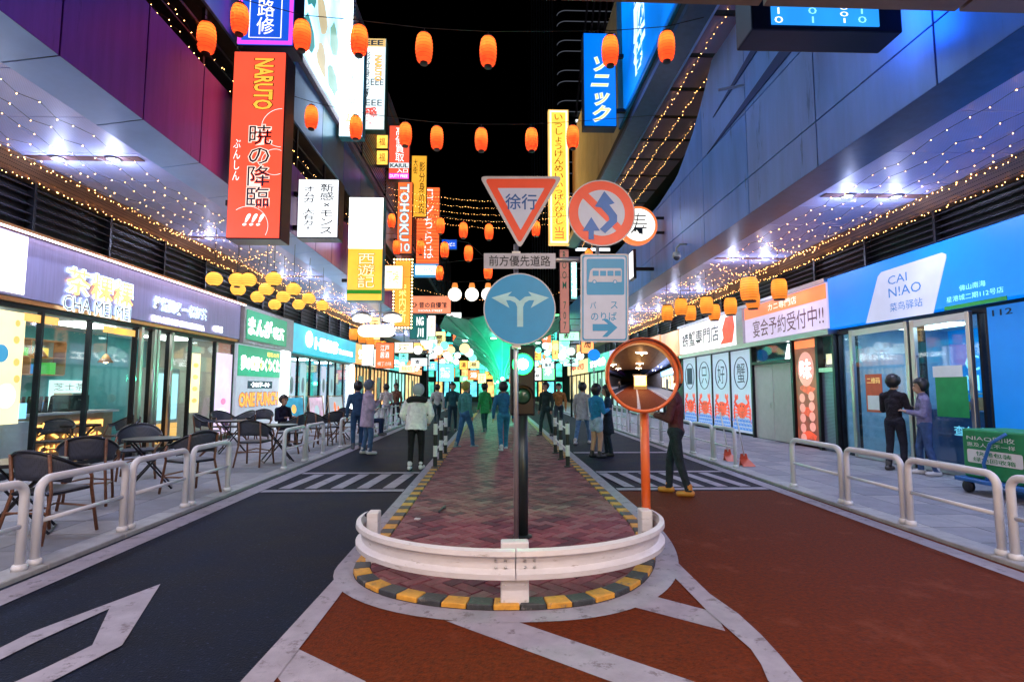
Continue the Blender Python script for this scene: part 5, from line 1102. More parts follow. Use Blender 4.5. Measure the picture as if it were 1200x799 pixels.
INKB = mat('arrow_blue', (.01, .14, .58), .4)
def P(*l): return [px(x, y) for x, y in l]
plate(P((676, 228), (682, 222), (729, 268), (723, 274)), 'red_bar', rr_, .0425, .044, p2)
plate(P((682, 272), (692, 256), (702, 272), (695, 272), (695, 282), (689, 282), (689, 272)), 'small_arrow', INKB, .0445, .046, p2)
plate(P((696, 244), (707, 226), (719, 240), (713, 242), (722, 254), (722, 262), (708, 275), (702, 270), (713, 259), (712, 255), (703, 245)), 'bent_arrow', INKB, .0465, .048, p2)
c = px(609, 362); p3 = plate(circ(c, .362), 'round_plate', redge, .0, .006); plate(circ(c, .35), 'blue_disc', rbl, .0065, .009, p3)
plate(P((606, 383), (606, 360), (604, 355), (598, 352), (593, 352), (597, 361), (576, 349), (600, 342), (595, 347), (603, 348), (609, 353), (615, 348), (623, 347), (619, 342), (643, 349), (622, 361), (626, 352), (620, 352), (615, 355), (613, 360), (613, 383)), 'split_arrow', mat('arrow_pale', (.35, .68, .8), .4), .0095, .012, p3)
p4 = plate(rnd(P((567, 297), (651, 297), (651, 315), (567, 315)), .008), 'name_plate', mat('plate_grey', (.42, .46, .58), .4), .0, .006); a, b = px(573, 312), px(645, 300); text(fr, '前方優先道路', a[0], a[1], b[0], b[1], .009, INK, p4, off=.008)
p5 = plate(rnd(P((680, 298), (736, 298), (736, 401), (680, 401)), .03), 'bus_plate', redge, .012, .018); plate(rnd(P((682, 300), (734, 300), (734, 399), (682, 399)), .025), 'blue_edge', rbl, .0185, .0205, p5); plate(rnd(P((683.5, 301.5), (732.5, 301.5), (732.5, 397.5), (683.5, 397.5)), .022), 'pale_field', rw, .021, .023, p5); plate(rnd(P((687, 304), (731, 304), (731, 346), (687, 346)), .02), 'blue_field', rbl, .0235, .0255, p5)
busb = plate(rnd(P((689, 331), (691, 318), (694, 315), (727, 315), (728, 317), (728, 331)), .01), 'bus_symbol', mat('plate_pale2', (.5, .55, .72), .4), .026, .0275, p5)
for k in range(4): plate(P((694+8.6*k, 318), (701+8.6*k, 318), (701+8.6*k, 324), (694+8.6*k, 324)), 'bus_window', rbl, .028, .029, p5)
for x in (696, 720): c = px(x, 331); plate(circ(c, .022, 16), 'bus_wheel', rbl, .028, .0295, p5); plate(circ(c, .013, 12), 'bus_hub', rw, .030, .031, p5)
a, b = px(691, 362), px(698, 354); text(fr, 'バ', a[0], a[1], b[0], b[1], .026, rbl, p5, off=.008); a, b = px(715, 362), px(723, 354); text(fr, 'ス', a[0], a[1], b[0], b[1], .026, rbl, p5, off=.008); a, b = px(692, 376), px(722, 366); text(fr, 'のりば', a[0], a[1], b[0], b[1], .026, rbl, p5, off=.008)
plate(P((694, 380), (712, 380), (705, 374), (711, 374), (723, 384), (711, 395), (705, 395), (712, 388), (694, 388)), 'right_arrow', rbl, .0235, .0255, p5)
a, b = px(610, 303), px(700, 303); MB().tube([(a[0], YS+.045, a[1]), (b[0]-.02, YS+.045, a[1])], .026, 10).build('cross_arm', gpost, sp, smooth=True)
a, b = px(700, 290), px(700, 330); MB().tube([(a[0], YS+.0, a[1]), (a[0], YS+.0, b[1])], .02, 8).build('drop_bar', gpost, sp, smooth=True)
for z in (2.9, 2.5, 2.2, 1.95): boxo('clamp', (.17, 5.425, z), (.255, 5.54, z+.03), gpost, sp)
# low signal with a green lamp on a dark post
sg = thing('traffic_signal', 'low traffic signal with lit green lamp on a dark post behind the sign post', 'traffic light', (.288, 5.75, .03))
dgp = mat('signal_post', (.03, .045, .05), .3, .5); MB().tube([(.288, 5.75, .03), (.288, 5.75, 1.34)], .058, 16).build('post', dgp, sg, smooth=True); MB().lathe([(.1, 0), (.1, .02), (.06, .03)], (.288, 5.75, .03), 14).build('foot', dgp, sg)
boxo('head', (.158, 5.68, 1.27), (.418, 5.84, 2.0), black, sg, .02)
MB().lathe([(.108, .0), (.08, .028), (.001, .04)], (.288, 5.679, 1.80), 24, 'Y').build('green_lens', mat('lens_green', (.05, 1, .2), .2, emit=5, ecol=(.015, 1, .14)), sg, smooth=True)
MB().lathe([(.055, .036), (.04, .047), (.001, .05)], (.288, 5.679, 1.80), 20, 'Y').build('lamp_core', mat('core_green', (.6, 1, .7), .2, emit=60, ecol=(.5, 1, .65)), sg, smooth=True)
MB().lathe([(.085, .0), (.06, .02), (.001, .03)], (.288, 5.679, 1.47), 24, 'Y').build('dark_lens', mat('lens_dark', (.02, .08, .05), .15), sg, smooth=True)
for z in (1.80, 1.47):
    vs = []
    for i in range(17):
        g = R(-10)+R(200)*i/16
        for d in (0, .13): vs.append((.288+.112*math.cos(g), 5.679-d*.6, z+.112*math.sin(g)))
    o = MB().add(vs, [(2*i, 2*i+1, 2*i+3, 2*i+2) for i in range(16)]).build('visor', black, sg, smooth=True); sm = o.modifiers.new('t', 'SOLIDIFY'); sm.thickness = .004
ld = bpy.data.lights.new('green_beam', 'SPOT'); ld.energy = 30; ld.color = (.08, 1, .35); ld.shadow_soft_size = .07; ld.spot_size = R(170); ld.spot_blend = .5
lo = bpy.data.objects.new('green_beam', ld); COL.objects.link(lo); lo.parent = sg; lo.location = (0, -.12, 1.77); lo.rotation_euler = (R(90), 0, R(180))
MB().lathe([(.098, .0), (.07, -.025), (.001, -.035)], (.288, 5.841, 1.80), 24, 'Y').build('added_rear_lens', mat('lens_green', ()), sg, smooth=True)  # rear lamp added to throw green on the bricks and walkers beyond
ld = bpy.data.lights.new('added_rear_beam', 'SPOT'); ld.energy = 120; ld.color = (.06, 1, .4); ld.shadow_soft_size = .08; ld.spot_size = R(160); ld.spot_blend = .6
lo = bpy.data.objects.new('added_rear_beam', ld); COL.objects.link(lo); lo.parent = sg; lo.location = (0, .16, 1.77); lo.rotation_euler = (R(90), 0, 0)

# ================================================================== cafe chairs and tables
ratt = mat('rattan_brown', (.16, .065, .035), .45, var=.35, scale=40); weave = perforated('mesh_weave', (.045, .05, .075), .55, 0, 70, .35)
def chair_proto():
    t = thing('rattan_chair', 'x', 'chair', (0, 0, 0))
    # seat
    q = MB(); q.prism(rnd3([(-.21, -.2), (.21, -.2), (.2, .22), (-.2, .22)], .06, .43), (0, 0, .025)); q.build('seat', weave, t, .006)
    q = MB(); q.tube([(x, y, .435) for x, y in rnd([(-.22, -.21), (.22, -.21), (.21, .23), (-.21, .23)], .07)], .016, 6, closed=True); q.build('seat_rim', black, t, smooth=True)
    # shell back with arms: swept surface
    n = 24; vs = []; fs = []; top = []
    for i in range(n+1):
        g = R(-20)+R(220)*i/n; c, s_ = math.cos(g), math.sin(g); hgt = .66+.17*max(0, s_)**1.2; low = .50+.06*max(0, s_) if s_ > .15 else hgt-.05
        rx, ry = .29, .27
        top.append((rx*c*1.03, ry*s_*1.08+.02, hgt)); 
        for k in range(5): u = k/4; vs.append((rx*c*(.93+.10*u), ry*s_*(.9+.18*u)+.02, low+(hgt-low)*u))
    for i in range(n):
        for k in range(4): fs.append((i*5+k, (i+1)*5+k, (i+1)*5+k+1, i*5+k+1))
    o = MB().add(vs, fs).build('backrest', weave, t, smooth=True); sm = o.modifiers.new('t', 'SOLIDIFY'); sm.thickness = .008
    MB().tube(top, .017, 7).build('back_rim', black, t, smooth=True)
    for s_ in (-1, 1):
        MB().tube([(s_*.275, -.075, .66), (s_*.30, -.10, .55), (s_*.225, -.19, .44), (s_*.25, -.26, .0)], .016, 7).build('front_leg', ratt, t, smooth=True)
        MB().tube([(s_*.19, .265, .80), (s_*.19, .22, .44), (s_*.23, .33, .0)], .016, 7).build('rear_leg', ratt, t, smooth=True)
        MB().tube([(s_*.235, -.22, .22), (s_*.215, .27, .25)], .010, 6).build('side_stretcher', ratt, t)
    MB().tube([(-.235, -.22, .24), (0, -.05, .30), (.235, -.22, .24)], .010, 6).build('front_stretcher', ratt, t)
    MB().tube([(-.21, .26, .27), (.21, .26, .27)], .010, 6).build('rear_stretcher', ratt, t)
    return t
def rnd3(pts, r, z): return [(x, y, z) for x, y in rnd(pts, r)]
def table_proto(name, rad):
    t = thing(name, 'x', 'table', (0, 0, 0))
    MB().lathe([(.001, .715), (rad, .715), (rad, .73), (.001, .731)], (0, 0, 0), 28).build('table_top', mat('table_glass', (.02, .03, .035), .08, 0, var=.1, coat=.5), t)
    MB().lathe([(rad-.005, .70), (rad+.012, .70), (rad+.012, .735), (rad-.0, .735)], (0, 0, 0), 28).build('top_rim', black, t)
    for a in (0, 1):
        for s_ in (-1, 1):
            o = .2*(1 if a else -1); MB().tube([(s_*.26, o, .70), (-s_*.28, o, .0)], .014, 6).build('leg', black, t)
    for z, x in ((.0, .28), (.0, -.28), (.35, 0)): MB().tube([(x, -.2, z+.012), (x, .2, z+.012)], .011, 6).build('cross_bar', black, t)
    return t
cp = chair_proto(); tp = table_proto('cafe_table', .36); firstc = {}
def place(proto, x, y, rz, label, cat, group, s=1.):
    if proto.name not in firstc: firstc[proto.name] = 1; o = proto
    else: o = copy_tree(proto)
    o.location = (x, y, .034); o.rotation_euler = (0, 0, rz); o.scale = (s,)*3; return tag(o, label, cat, group)
def gz(px_, py_): p = at(px_, py_, Z=.034); return p.x, p.y
chairs = [((58, 628), 175, 'big dark rattan chair beside the nearest glass table, back turned to the barrier'),
          ((100, 590), -150, 'rattan chair with teal seat behind the second barrier'),
          ((60, 545), 20, 'rattan chair by the folding table near the tea shop window'),
          ((140, 535), -20, 'rattan chair right of the folding table by the tea shop window'),
          ((160, 560), 30, 'low dark rattan chair at the middle table by the second barrier'),
          ((222, 577), -120, 'rattan chair at the third barrier, blue black back'),
          ((243, 528), 100, 'rattan chair against the door frame of the tea shop'),
          ((298, 545), 180, 'brown rattan chair seen from behind before the first gap barrier'),
          ((262, 520), 60, 'rattan chair at the table by the pink poster'),
          ((340, 530), -100, 'rattan chair with blue back beside the brown one'),
          ((282, 520), -30, 'dark rattan chair under the green poster wall'),
          ((372, 522), 150, 'rattan chair near the picture boards, left of a pair'),
          ((388, 520), -140, 'rattan chair near the picture boards, right of a pair'),
          ((408, 512), 40, 'rattan chair by the teal shop glass'),
          ((426, 507), -60, 'far rattan chair beside the seated orange capped person'),
          ((305, 516), 10, 'rattan chair under the seated dark person')]
for (p, rz, l) in chairs: x, y = gz(*p); place(cp, x, y, R(rz), l, 'chair', 'rattan cafe chairs', 1.08)
tables = [((20, 625), 'near round glass table cut by the left picture edge'), ((90, 540), 'folding table by the tea shop window'), ((175, 572), 'round glass table between two rattan chairs at the second barrier'), ((272, 530), 'dark round table by the pink poster'), ((325, 540), 'dark round table beside the brown rattan chair'), ((398, 516), 'far round table before the picture boards')]
for (p, l) in tables: x, y = gz(*p); place(tp, x, y, R(30), l, 'table', 'round cafe tables', 1.03)
# easel boards
def easel(x, y, rz, m, label, spots):
    t = thing('easel_board', label, 'board', (x, y, .034)); A = Matrix.Translation((x, y, .034)) @ Matrix.Rotation(rz, 4, 'Z')
    def T(l): return [A @ Vector(p) for p in l]
    MB().prism(T([(-.4, 0, .25), (.4, 0, .25), (.4, .12, 1.2), (-.4, .12, 1.2)]), A.to_3x3() @ Vector((0, .02, 0))).build('panel', m, t)
    for s_ in (-1, 1):
        MB().tube(T([(s_*.42, -.04, .0), (s_*.42, .13, 1.27)]), .018, 6).build('leg', woodm, t); MB().tube(T([(s_*.3, .5, .0), (s_*.3, .15, 1.2)]), .015, 6).build('rear_leg', woodm, t)
    MB().tube(T([(-.42, .13, 1.24), (.42, .13, 1.24)]), .016, 6).build('top_rail', woodm, t)
    for (u, v, w, h, mm) in spots:
        c = Vector((-.4+.8*u, -.006+.12*v, .25+.95*v)); MB().prism(T([c+Vector((w*math.cos(6.2832*i/10), -.004+.12/.95*h*math.sin(6.2832*i/10), h*math.sin(6.2832*i/10))) for i in range(10)]), A.to_3x3() @ Vector((0, -.004, 0))).build('print_spot', mm, t)
x, y = gz(345, 508); easel(x, y, R(60), glow('board_sea', (.05, .4, .6), .55, .5, 3), 'blue green picture board on an easel under the poster wall', [(.5, .6, .1, .15, org), (.3, .3, .2, .1, glow('poster_lilac', ()))])
x, y = gz(372, 506); easel(x, y, R(75), glow('board_pink', (.75, .35, .6), .6, .5, 3), 'pink picture board on an easel next to the blue one', [(.5, .5, .15, .2, glow('poster_lilac', ()))])
x, y = gz(395, 503); easel(x, y, R(70), glow('board_pale', (.6, .55, .7), .7), 'pale menu board with red strokes before the teal shop', [(.4, .6, .06, .2, OR2), (.65, .45, .06, .2, OR2), (.5, .25, .2, .05, INK)])
# delivery trolley
tr = thing('delivery_trolley', 'green fabric box on a blue hand trolley outside the parcel shop', 'trolley', (7.2, 7.6, .034))
gf = mat('green_fabric', (.01, .22, .075), .6, var=.2, scale=7, bump=.3, bscale=14); bt = mat('trolley_blue', (.02, .12, .4), .4, var=.1)
bx = boxo('box', (6.98, 6.3, .26), (7.68, 8.05, .96), gf, tr, .03); fr = wall_r(6.97)
text(street(6.49), ' ', 0, 0, 1, 1, 0, wh, tr) if False else None
text(fr, 'NIAO回收', -7.95, .80, -7.2, .87, .003, wh, tr, off=0); text(fr, '惠及人生不一样', -7.95, .71, -7.2, .77, .003, wh, tr, off=0)
m = MB(); fr.poly(m, rnd([(-7.95, .48), (-7.1, .48), (-7.1, .67), (-7.95, .67)], .03), .004, .008); m.build('label_patch', wh, tr); text(fr, '快递包装', -7.8, .585, -7.25, .65, .012, gf, tr, off=.01); text(fr, '绿色回收箱', -7.85, .50, -7.2, .565, .012, gf, tr, off=.01)
boxo('platform', (6.88, 6.2, .2), (7.75, 8.12, .255), bt, tr, .01)
MB().tube([(6.9, 6.45, .2), (6.9, 6.42, .6), (6.92, 6.42, .98), (7.65, 6.42, .98), (7.66, 6.42, .2)], .022, 8).build('push_handle', bt, tr, smooth=True)
MB().tube([(6.92, 7.6, .26), (6.9, 7.62, .5), (6.9, 7.5, .78), (6.95, 7.3, .93)], .022, 8).build('side_tube', bt, tr, smooth=True)
for x in (6.95, 7.62):
    for y in (6.45, 7.95): w = MB().lathe([(.02, -.03), (.08, -.03), (.09, -.015), (.09, .015), (.08, .03), (.02, .03)], (x, y, .125), 16, 'X').build('wheel', black, tr, smooth=True)
# long-handled dustpans leaning at the right barrier
for i, (px_, py_) in enumerate(((822, 540), (842, 546))):
    x, y = gz(px_, py_); x = 4.95; t = thing('long_dustpan', 'red long handled dustpan leaning on the right barrier, %s one' % ('farther', 'nearer')[i], 'dustpan', (x, y, .034), 'red dustpans')
    MB().prism([(x-.13, y-.12, .036), (x+.13, y-.12, .036), (x+.09, y+.1, .15), (x-.09, y+.1, .15)], (0, .05, .02)).build('pan', mat('pan_red', (.5, .06, .02), .45), t, .008); MB().prism([(x-.1, y+.1, .036), (x+.1, y+.1, .036), (x+.06, y+.12, .26), (x-.06, y+.12, .26)], (0, .03, 0)).build('pan_back', mat('pan_red', ()), t, .008)
    MB().tube([(x, y+.11, .22), (x-.14, y+.1, 1.05)], .014, 8).build('handle', wh, t, smooth=True)
# security camera on the right cladding
t = thing('security_camera', 'white dome security camera on a bent arm on the right cladding', 'camera', (5.0, 13, 4.9)); p = at(793, 300, X=4.85); MB().tube([(RF, p.y, p.z+.32), (4.95, p.y, p.z+.32), (4.85, p.y, p.z+.22), (4.85, p.y, p.z+.1)], .03, 8).build('arm', wh, t, smooth=True); MB().lathe([(.09, .1), (.11, .05), (.11, -.03), (.02, -.04)], p, 16).build('housing', wh, t, smooth=True); MB().ball(p+Vector((0, 0, -.04)), .085, 14, 8).build('dome', mat('dome_dark', (.05, .06, .1), .1), t, smooth=True)

# ================================================================== far street
def globe_lamp(x, y, h, label, k=2, col=(.92, 1, .98), e=1.5, r=.22):
    t = thing('street_lamp', label, 'street lamp', (x, y, 0), 'white globe street lamps'); MB().tube([(x, y, 0), (x, y, h)], [.06, .04], 10).build('post', dark, t, smooth=True)
    for i in range(k):
        g = math.pi*i/(k-1)*1.0 if k > 1 else 0; ox = .5*math.cos(g) if k > 1 else 0; oz = .25*math.sin(g); MB().tube([(x, y, h-.1), (x+ox*.6, y, h+.05+oz*.6), (x+ox, y, h+oz)], .025, 6).build('arm', dark, t); MB().ball((x+ox, y, h+oz+r*.6), r, 14, 8).build('globe', glow('lamp_globe_%.1f' % col[0], col, e, .03), t, smooth=True)
lab = ['by the left kerb near the salmon sign', 'on the left kerb farther on', 'by the left kerb at the far bend', 'on the right kerb behind the mirror', 'on the right kerb farther on', 'by the right kerb at the far end']
for i, (x, y, h) in enumerate([(-3.3, 27, 3.3), (-3.4, 33, 3.4), (-3.4, 41, 3.4), (4.2, 30, 3.2), (4.1, 37, 3.3), (3.9, 45, 3.4)]): globe_lamp(x, y, h, 'street lamp with three glowing globes %s' % lab[i], 3, (.75, 1, .95) if i % 2 else (1, 1, .95))
# twin disc lamp with pill sign on the left
t = thing('street_lamp', 'twin saucer lamp above a glowing white pill sign on the left', 'street lamp', (-4.9, 19, 3.8)); Yp = 19; 
for x in (424, 460): p = at(x, 373, Y=Yp); MB().lathe([(.02, .14), (.22, .10), (.33, .0), (.3, -.1), (.02, -.16)], p, 20).build('saucer', gw, t, smooth=True); MB().lathe([(.01, .26), (.34, .13), (.35, .11), (.02, .15)], p, 20).build('shade', mat('shade_grey', (.4, .38, .38), .4), t, smooth=True)
a, b = at(427, 388, Y=Yp), at(456, 388, Y=Yp); m = MB(); street(Yp).poly(m, [(a.x+.2*math.cos(g), a.z+.2*math.sin(g)) for g in [math.pi/2+math.pi*i/10 for i in range(11)]]+[(b.x+.2*math.cos(g), b.z+.2*math.sin(g)) for g in [-math.pi/2+math.pi*i/10 for i in range(11)]], 0, .12); m.build('pill_sign', gw, t)
cpt = at(446, 380, Y=Yp); MB().tube([(cpt.x, Yp-.05, a.z+.2), (cpt.x, Yp-.05, 5.36)], .03, 8).build('stem', wh, t); a = at(424, 366, Y=Yp); b = at(460, 366, Y=Yp); MB().tube([a, b], .025, 8).build('cross_bar', wh, t)
# tulip canopies: funnel membrane on a trunk, with green uplights added to tint the far street
memb = mat('membrane_green', (.05, .30, .22), .5, var=.2, scale=2); ribm = mat('canopy_rib', (.25, .45, .38), .4, .5)
for i, (x, y, sc) in enumerate([(.35, 27, 1.), (.2, 39, 1.05), (.1, 52, 1.1)]):
    t = thing('tulip_canopy', 'green funnel shaped street canopy on a trunk, %s from the camera' % ORD[i], 'canopy', (x, y, 0), 'green funnel canopies along the island'); n = 12; prof2 = [(.14, 1.9), (.3, 2.5), (.8, 3.2), (1.7, 3.9), (3.1, 4.6)]
    MB().tube([(x, y, 0), (x, y, 2.0)], [.2*sc, .14*sc], 14).build('trunk', ribm, t, smooth=True)
    for k in range(n):
        g0, g1 = 6.2832*k/n, 6.2832*(k+1)/n; vs = []
        for j, (r_, z) in enumerate(prof2):
            zz_ = z+(.35 if (k % 2 == 0) and j == 4 else 0); z2 = z+(.35 if (k % 2 == 1) and j == 4 else 0)
            vs += [(x+r_*sc*math.cos(g0), y+r_*sc*math.sin(g0), z2*sc), (x+r_*sc*math.cos(g1), y+r_*sc*math.sin(g1), zz_*sc)]
        o = MB().add(vs, [(2*j, 2*j+1, 2*j+3, 2*j+2) for j in range(4)]).build('membrane_panel', memb, t); sm = o.modifiers.new('t', 'SOLIDIFY'); sm.thickness = .02
        MB().tube([(x+r_*sc*math.cos(g0)*.99, y+r_*sc*math.sin(g0)*.99, (z+(.35 if (k % 2 == 1) and j == 4 else 0))*sc-.04) for j, (r_, z) in enumerate(prof2)], .035, 6).build('rib', ribm, t)
    for k in range(6):
        g = 6.2832*k/6+.3; q = Vector((x+1.9*sc*math.cos(g), y+1.9*sc*math.sin(g), 3.85*sc)); MB().lathe([(.001, -.03), (.12, -.02), (.13, .02)], q, 12).build('canopy_lamp', glow('canopy_lamp', (.8, 1, .95), 9), t)
    ld = bpy.data.lights.new('added_uplight', 'POINT'); ld.energy = 420; ld.color = (.05, 1, .55); ld.shadow_soft_size = .15; lo = bpy.data.objects.new('added_uplight', ld); COL.objects.link(lo); lo.parent = t; lo.location = (0, -1.2, 2.0);  # green lamp added to each canopy for a green cast down the street
    MB().ball((x, y-1.2, 2.0), .09, 10, 6).build('added_uplight_bulb', glow('added_uplight_green', (.3, 1, .6), 8), t); MB().tube([(x, y-.1, 1.7), (x, y-1.1, 1.95)], .02, 6).build('added_uplight_arm', ribm, t)
# crossing walkway at the far end with cyan strip lights
t = thing('far_walkway', 'cyan lit walkway crossing the street far behind the canopies', 'bridge', (0, 46, 4.4)); boxo('deck', (-5.1, 46, 4.5), (5.1, 49, 5.0), mat('walkway_teal', (.05, .2, .22), .5), t)
for z in (4.42, 5.3): boxo('light_strip', (-5.1, 45.95, z), (5.1, 45.99, z+.1), glow('strip_cyan', (.1, 1, .85), 1.6), t)
for k in range(11): boxo('railing_post', (-5+k, 46.0, 5.0), (-4.95+k, 46.05, 6.0), dark, t)
boxo('railing_glass', (-5.1, 46.06, 5.0), (5.1, 46.08, 5.95), mat('railing_teal', (.04, .25, .25), .2), t)
# rows of small lit signs hanging over the far street
fcol = [(1, .9, .6), (.5, 1, .9), (1, .35, .1), (.7, .95, 1), (1, .6, .15), (.4, 1, .6), (.9, .95, 1)]
far_words = ['酒', '湯', '麺', '寿', '茶', '串', '蕎麦', '銭湯']
k = 0
for s_, x0 in ((-1, -4.6), (1, 4.7)):
    for i in range(9):
        y = 27+3.0*i; z = (3.3, 4.0, 2.9)[i % 3]+.2*(i % 2); w = (.9, .6, 1.1)[(i+k) % 3]; h = (.5, 1.2, .45)[(i+k) % 3]; x = x0-s_*(.1+.5*(i % 2)); c = fcol[(i*3+(2 if s_ > 0 else 0)) % 7]
        cn = {0: 'cream', 1: 'mint', 2: 'orange', 3: 'icy', 4: 'amber', 5: 'green', 6: 'white'}[(i*3+(2 if s_ > 0 else 0)) % 7]
        t = thing('hanging_sign', 'small %s lit sign hanging over the %s kerb, %s of that row going away' % (cn, 'left' if s_ < 0 else 'right', ORD[i]), 'sign', (x, y, z), 'small lit signs over the far kerbs')
        boxo('cabinet', (x-w/2-.03, y, z-.03), (x+w/2+.03, y+.15, z+h+.03), dark, t); boxo('face', (x-w/2, y-.02, z), (x+w/2, y-.002, z+h), glow('small_sign_'+cn, c, 1.3), t)
        text(street(y-.02), far_words[(i+k) % 8], x-w*.3, z+h*.2, x+w*.3, z+h*.8, .006, mat('small_ink', (.1, .02, .02), .5), t, off=.02)
        MB().tube([(x, y+.07, z+h+.03), (x, y+.07, 5.4), (s_*5.5, y+.07, 5.4)], .02, 5).build('hanger', dark, t)
    k += 1
# rows of white globes over the far street
for r_, (y, z, nn) in enumerate(((31, 3.9, 8), (36, 4.0, 8), (42, 4.0, 8))):
    t = thing('globe_garland', 'garland of glowing white globes over the far street, %s from the camera' % ORD[r_], 'garland', (0, y, z), 'white globe garlands')
    pts = [(-4.6+9.2*i/16, y, z+.9-.6*math.sin(math.pi*i/16)) for i in range(17)]; MB().tube(pts, .012, 4).build('cable', wirem, t)
    for i in range(nn):
        k_ = 2*i+1; p = Vector(pts[k_]); MB().tube([p, p-Vector((0, 0, .3))], .01, 4).build('drop_cord', wirem, t); MB().ball(p-Vector((0, 0, .5)), .2+.05*(i % 3), 12, 7).build('globe', glow(('garland_white', 'garland_mint', 'garland_warm')[(i+r_) % 3], ((.85, 1, 1), (.2, 1, .7), (1, .7, .3))[(i+r_) % 3], 1.3, .1), t, smooth=True)
# the jumble of lit signs at the far end
jc = [((.1, 1, .75), 'turquoise'), ((1, .45, .08), 'amber'), ((.95, 1, 1), 'white'), ((1, .16, .05), 'red'), ((.15, .75, 1), 'cyan'), ((1, .8, .3), 'yellow'), ((.2, 1, .35), 'green')]
for tier, (z0, nm, nt) in enumerate(((2.3, 'lowest', 12), (3.5, 'second', 12), (4.9, 'third', 11), (6.2, 'top', 8))):
    xs = [-4.9+9.8*(i+.5)/nt for i in range(nt)]
    for i, x in enumerate(xs):
        if abs(x) < 1.2 and tier > 1: continue
        q = random.Random(tier*40+i); y = (50+q.uniform(0, 9) if abs(x) < 2.4 else 38+q.uniform(0, 18))+tier*.3; w = q.uniform(.5, 1.0)*1.35; h = q.uniform(.5, 1.5); c, cn = jc[(i*3+tier*2+q.randrange(2)) % 7]; z = z0+q.uniform(-.3, .3)
        t = thing('far_sign', '%s lit sign in the far jumble, %s from the left in the %s tier' % (cn, ORD[i], nm), 'sign', (x, y, z), 'jumble of lit signs at the far end')
        boxo('cabinet', (x-w/2-.04, y, z-.04), (x+w/2+.04, y+.2, z+h+.04), dark, t); boxo('face', (x-w/2, y-.03, z), (x+w/2, y-.002, z+h), glow('jumble_'+cn, c, 1.5), t)
        text(street(y-.03), far_words[q.randrange(8)], x-w*.3, z+h*.2, x+w*.3, z+h*.8, .006, W1 if cn in ('red', 'green', 'cyan') else mat('small_ink', ()), t, off=.02, vert=h > w)
        MB().tube([(x, y+.1, z+h+.04), (x, y+.1, 8.0)], .02, 4).build('hanger', dark, t)
t = thing('sign_gantry', 'dark steel gantry across the far end carrying the jumble of signs', 'gantry', (0, 55, 8))
for k in range(5): boxo('beam', (-5.2, 50+2.4*k, 8.0), (5.2, 50.25+2.4*k, 8.15), dark, t)
# blue round road sign far right
t = thing('road_sign', 'small round blue road sign far along the right kerb', 'road sign', (4.6, 24, 0)); p = at(696, 416, Y=24); MB().tube([(p.x, 24.05, 0), (p.x, 24.05, p.z+.2)], .03, 8).build('post', gpost, t); MB().lathe([(.27, 0), (.27, .02), (.001, .022)], (p.x, 24.0, p.z), 24, 'Y').build('plate', mat('sign_blue_disc', (.01, .2, .8), .4, emit=.5, ecol=(0, .35, 1)), t)
# end of the street
eb = thing('end_building', 'dark block with rows of lit windows closing the far end of the street', 'building', (0, 64, 0)); boxo('wall', (-14, 64, 0), (14, 70, 5.2), mat('end_wall', (.03, .06, .065), .7), eb)
for r_ in range(2):
    for c_ in range(16):
        x = -7.5+c_; q = random.random(); boxo('window', (x-.38, 63.96, .6+2.3*r_), (x+.38, 63.995, 2.3+2.2*r_), glow(('end_win_a', 'end_win_b', 'end_win_c')[c_ % 3], ((.08, .7, .5), (1, .55, .18), (.15, .7, .9))[c_ % 3], 1.1, .6, 1.3), eb)
for c_ in range(17): boxo('pier', (-8+c_-.08, 63.9, 0), (-8+c_+.08, 63.959, 5.2), dark, eb)
# dark tower with balcony slabs
tw = thing('residential_tower', 'dark tall tower with stacked balcony slabs behind the right buildings', 'tower', (9, 62, 0)); tm = mat('tower_dark', (.012, .014, .02), .6); boxo('wall', (7.0, 72, 0), (22, 90, 95), tm, tw)
slabc = mat('balcony_slab', (.10, .10, .12), .5, .2, emit=.10, ecol=(.5, .55, .7)); finc = mat('tower_fin', (.25, .3, .4), .5, .2)  # faint glow put into the balcony edge lines
for i in range(26):
    z = 8+i*2.15+(0 if i % 2 else .6); pts = [(18, 70.6, z), (9.6, 70.6, z)]+[(9.6-1.1*math.sin(math.pi/2*k/6), 71.7-1.1*math.cos(math.pi/2*k/6), z) for k in range(1, 7)]+[(8.5, 73, z), (18, 73, z)]
    sl = MB().prism(pts, (0, 0, .12)).build('balcony_slab', tm, tw); MB().tube([Vector(p)+Vector((0, -.04, .06)) for p in pts[:8]], .055, 5).build('edge_glow', slabc, sl)
for k in range(9): boxo('facade_fin', (4.9+.36*k, 71.6, 0), (4.98+.36*k, 72, 95), finc, tw)
boxo('corner_block', (4.9, 72.0, 0), (7.0, 80, 95), tm, tw)
for k in range(7): q = random.Random(k); boxo('lit_window', (10+q.random()*6, 71.97, 14+6*k), (10.4+q.random()*6, 71.99, 14.4+6*k), glow('tower_light', (.9, .95, 1), 1.4), tw)
for k in range(5): tubeo('tower_brace', [(13+.9*k, 70.5, 58), (10.8+.9*k, 70.4, 38)], .16, mat('brace_mauve', (.4, .3, .4), .5), tw)

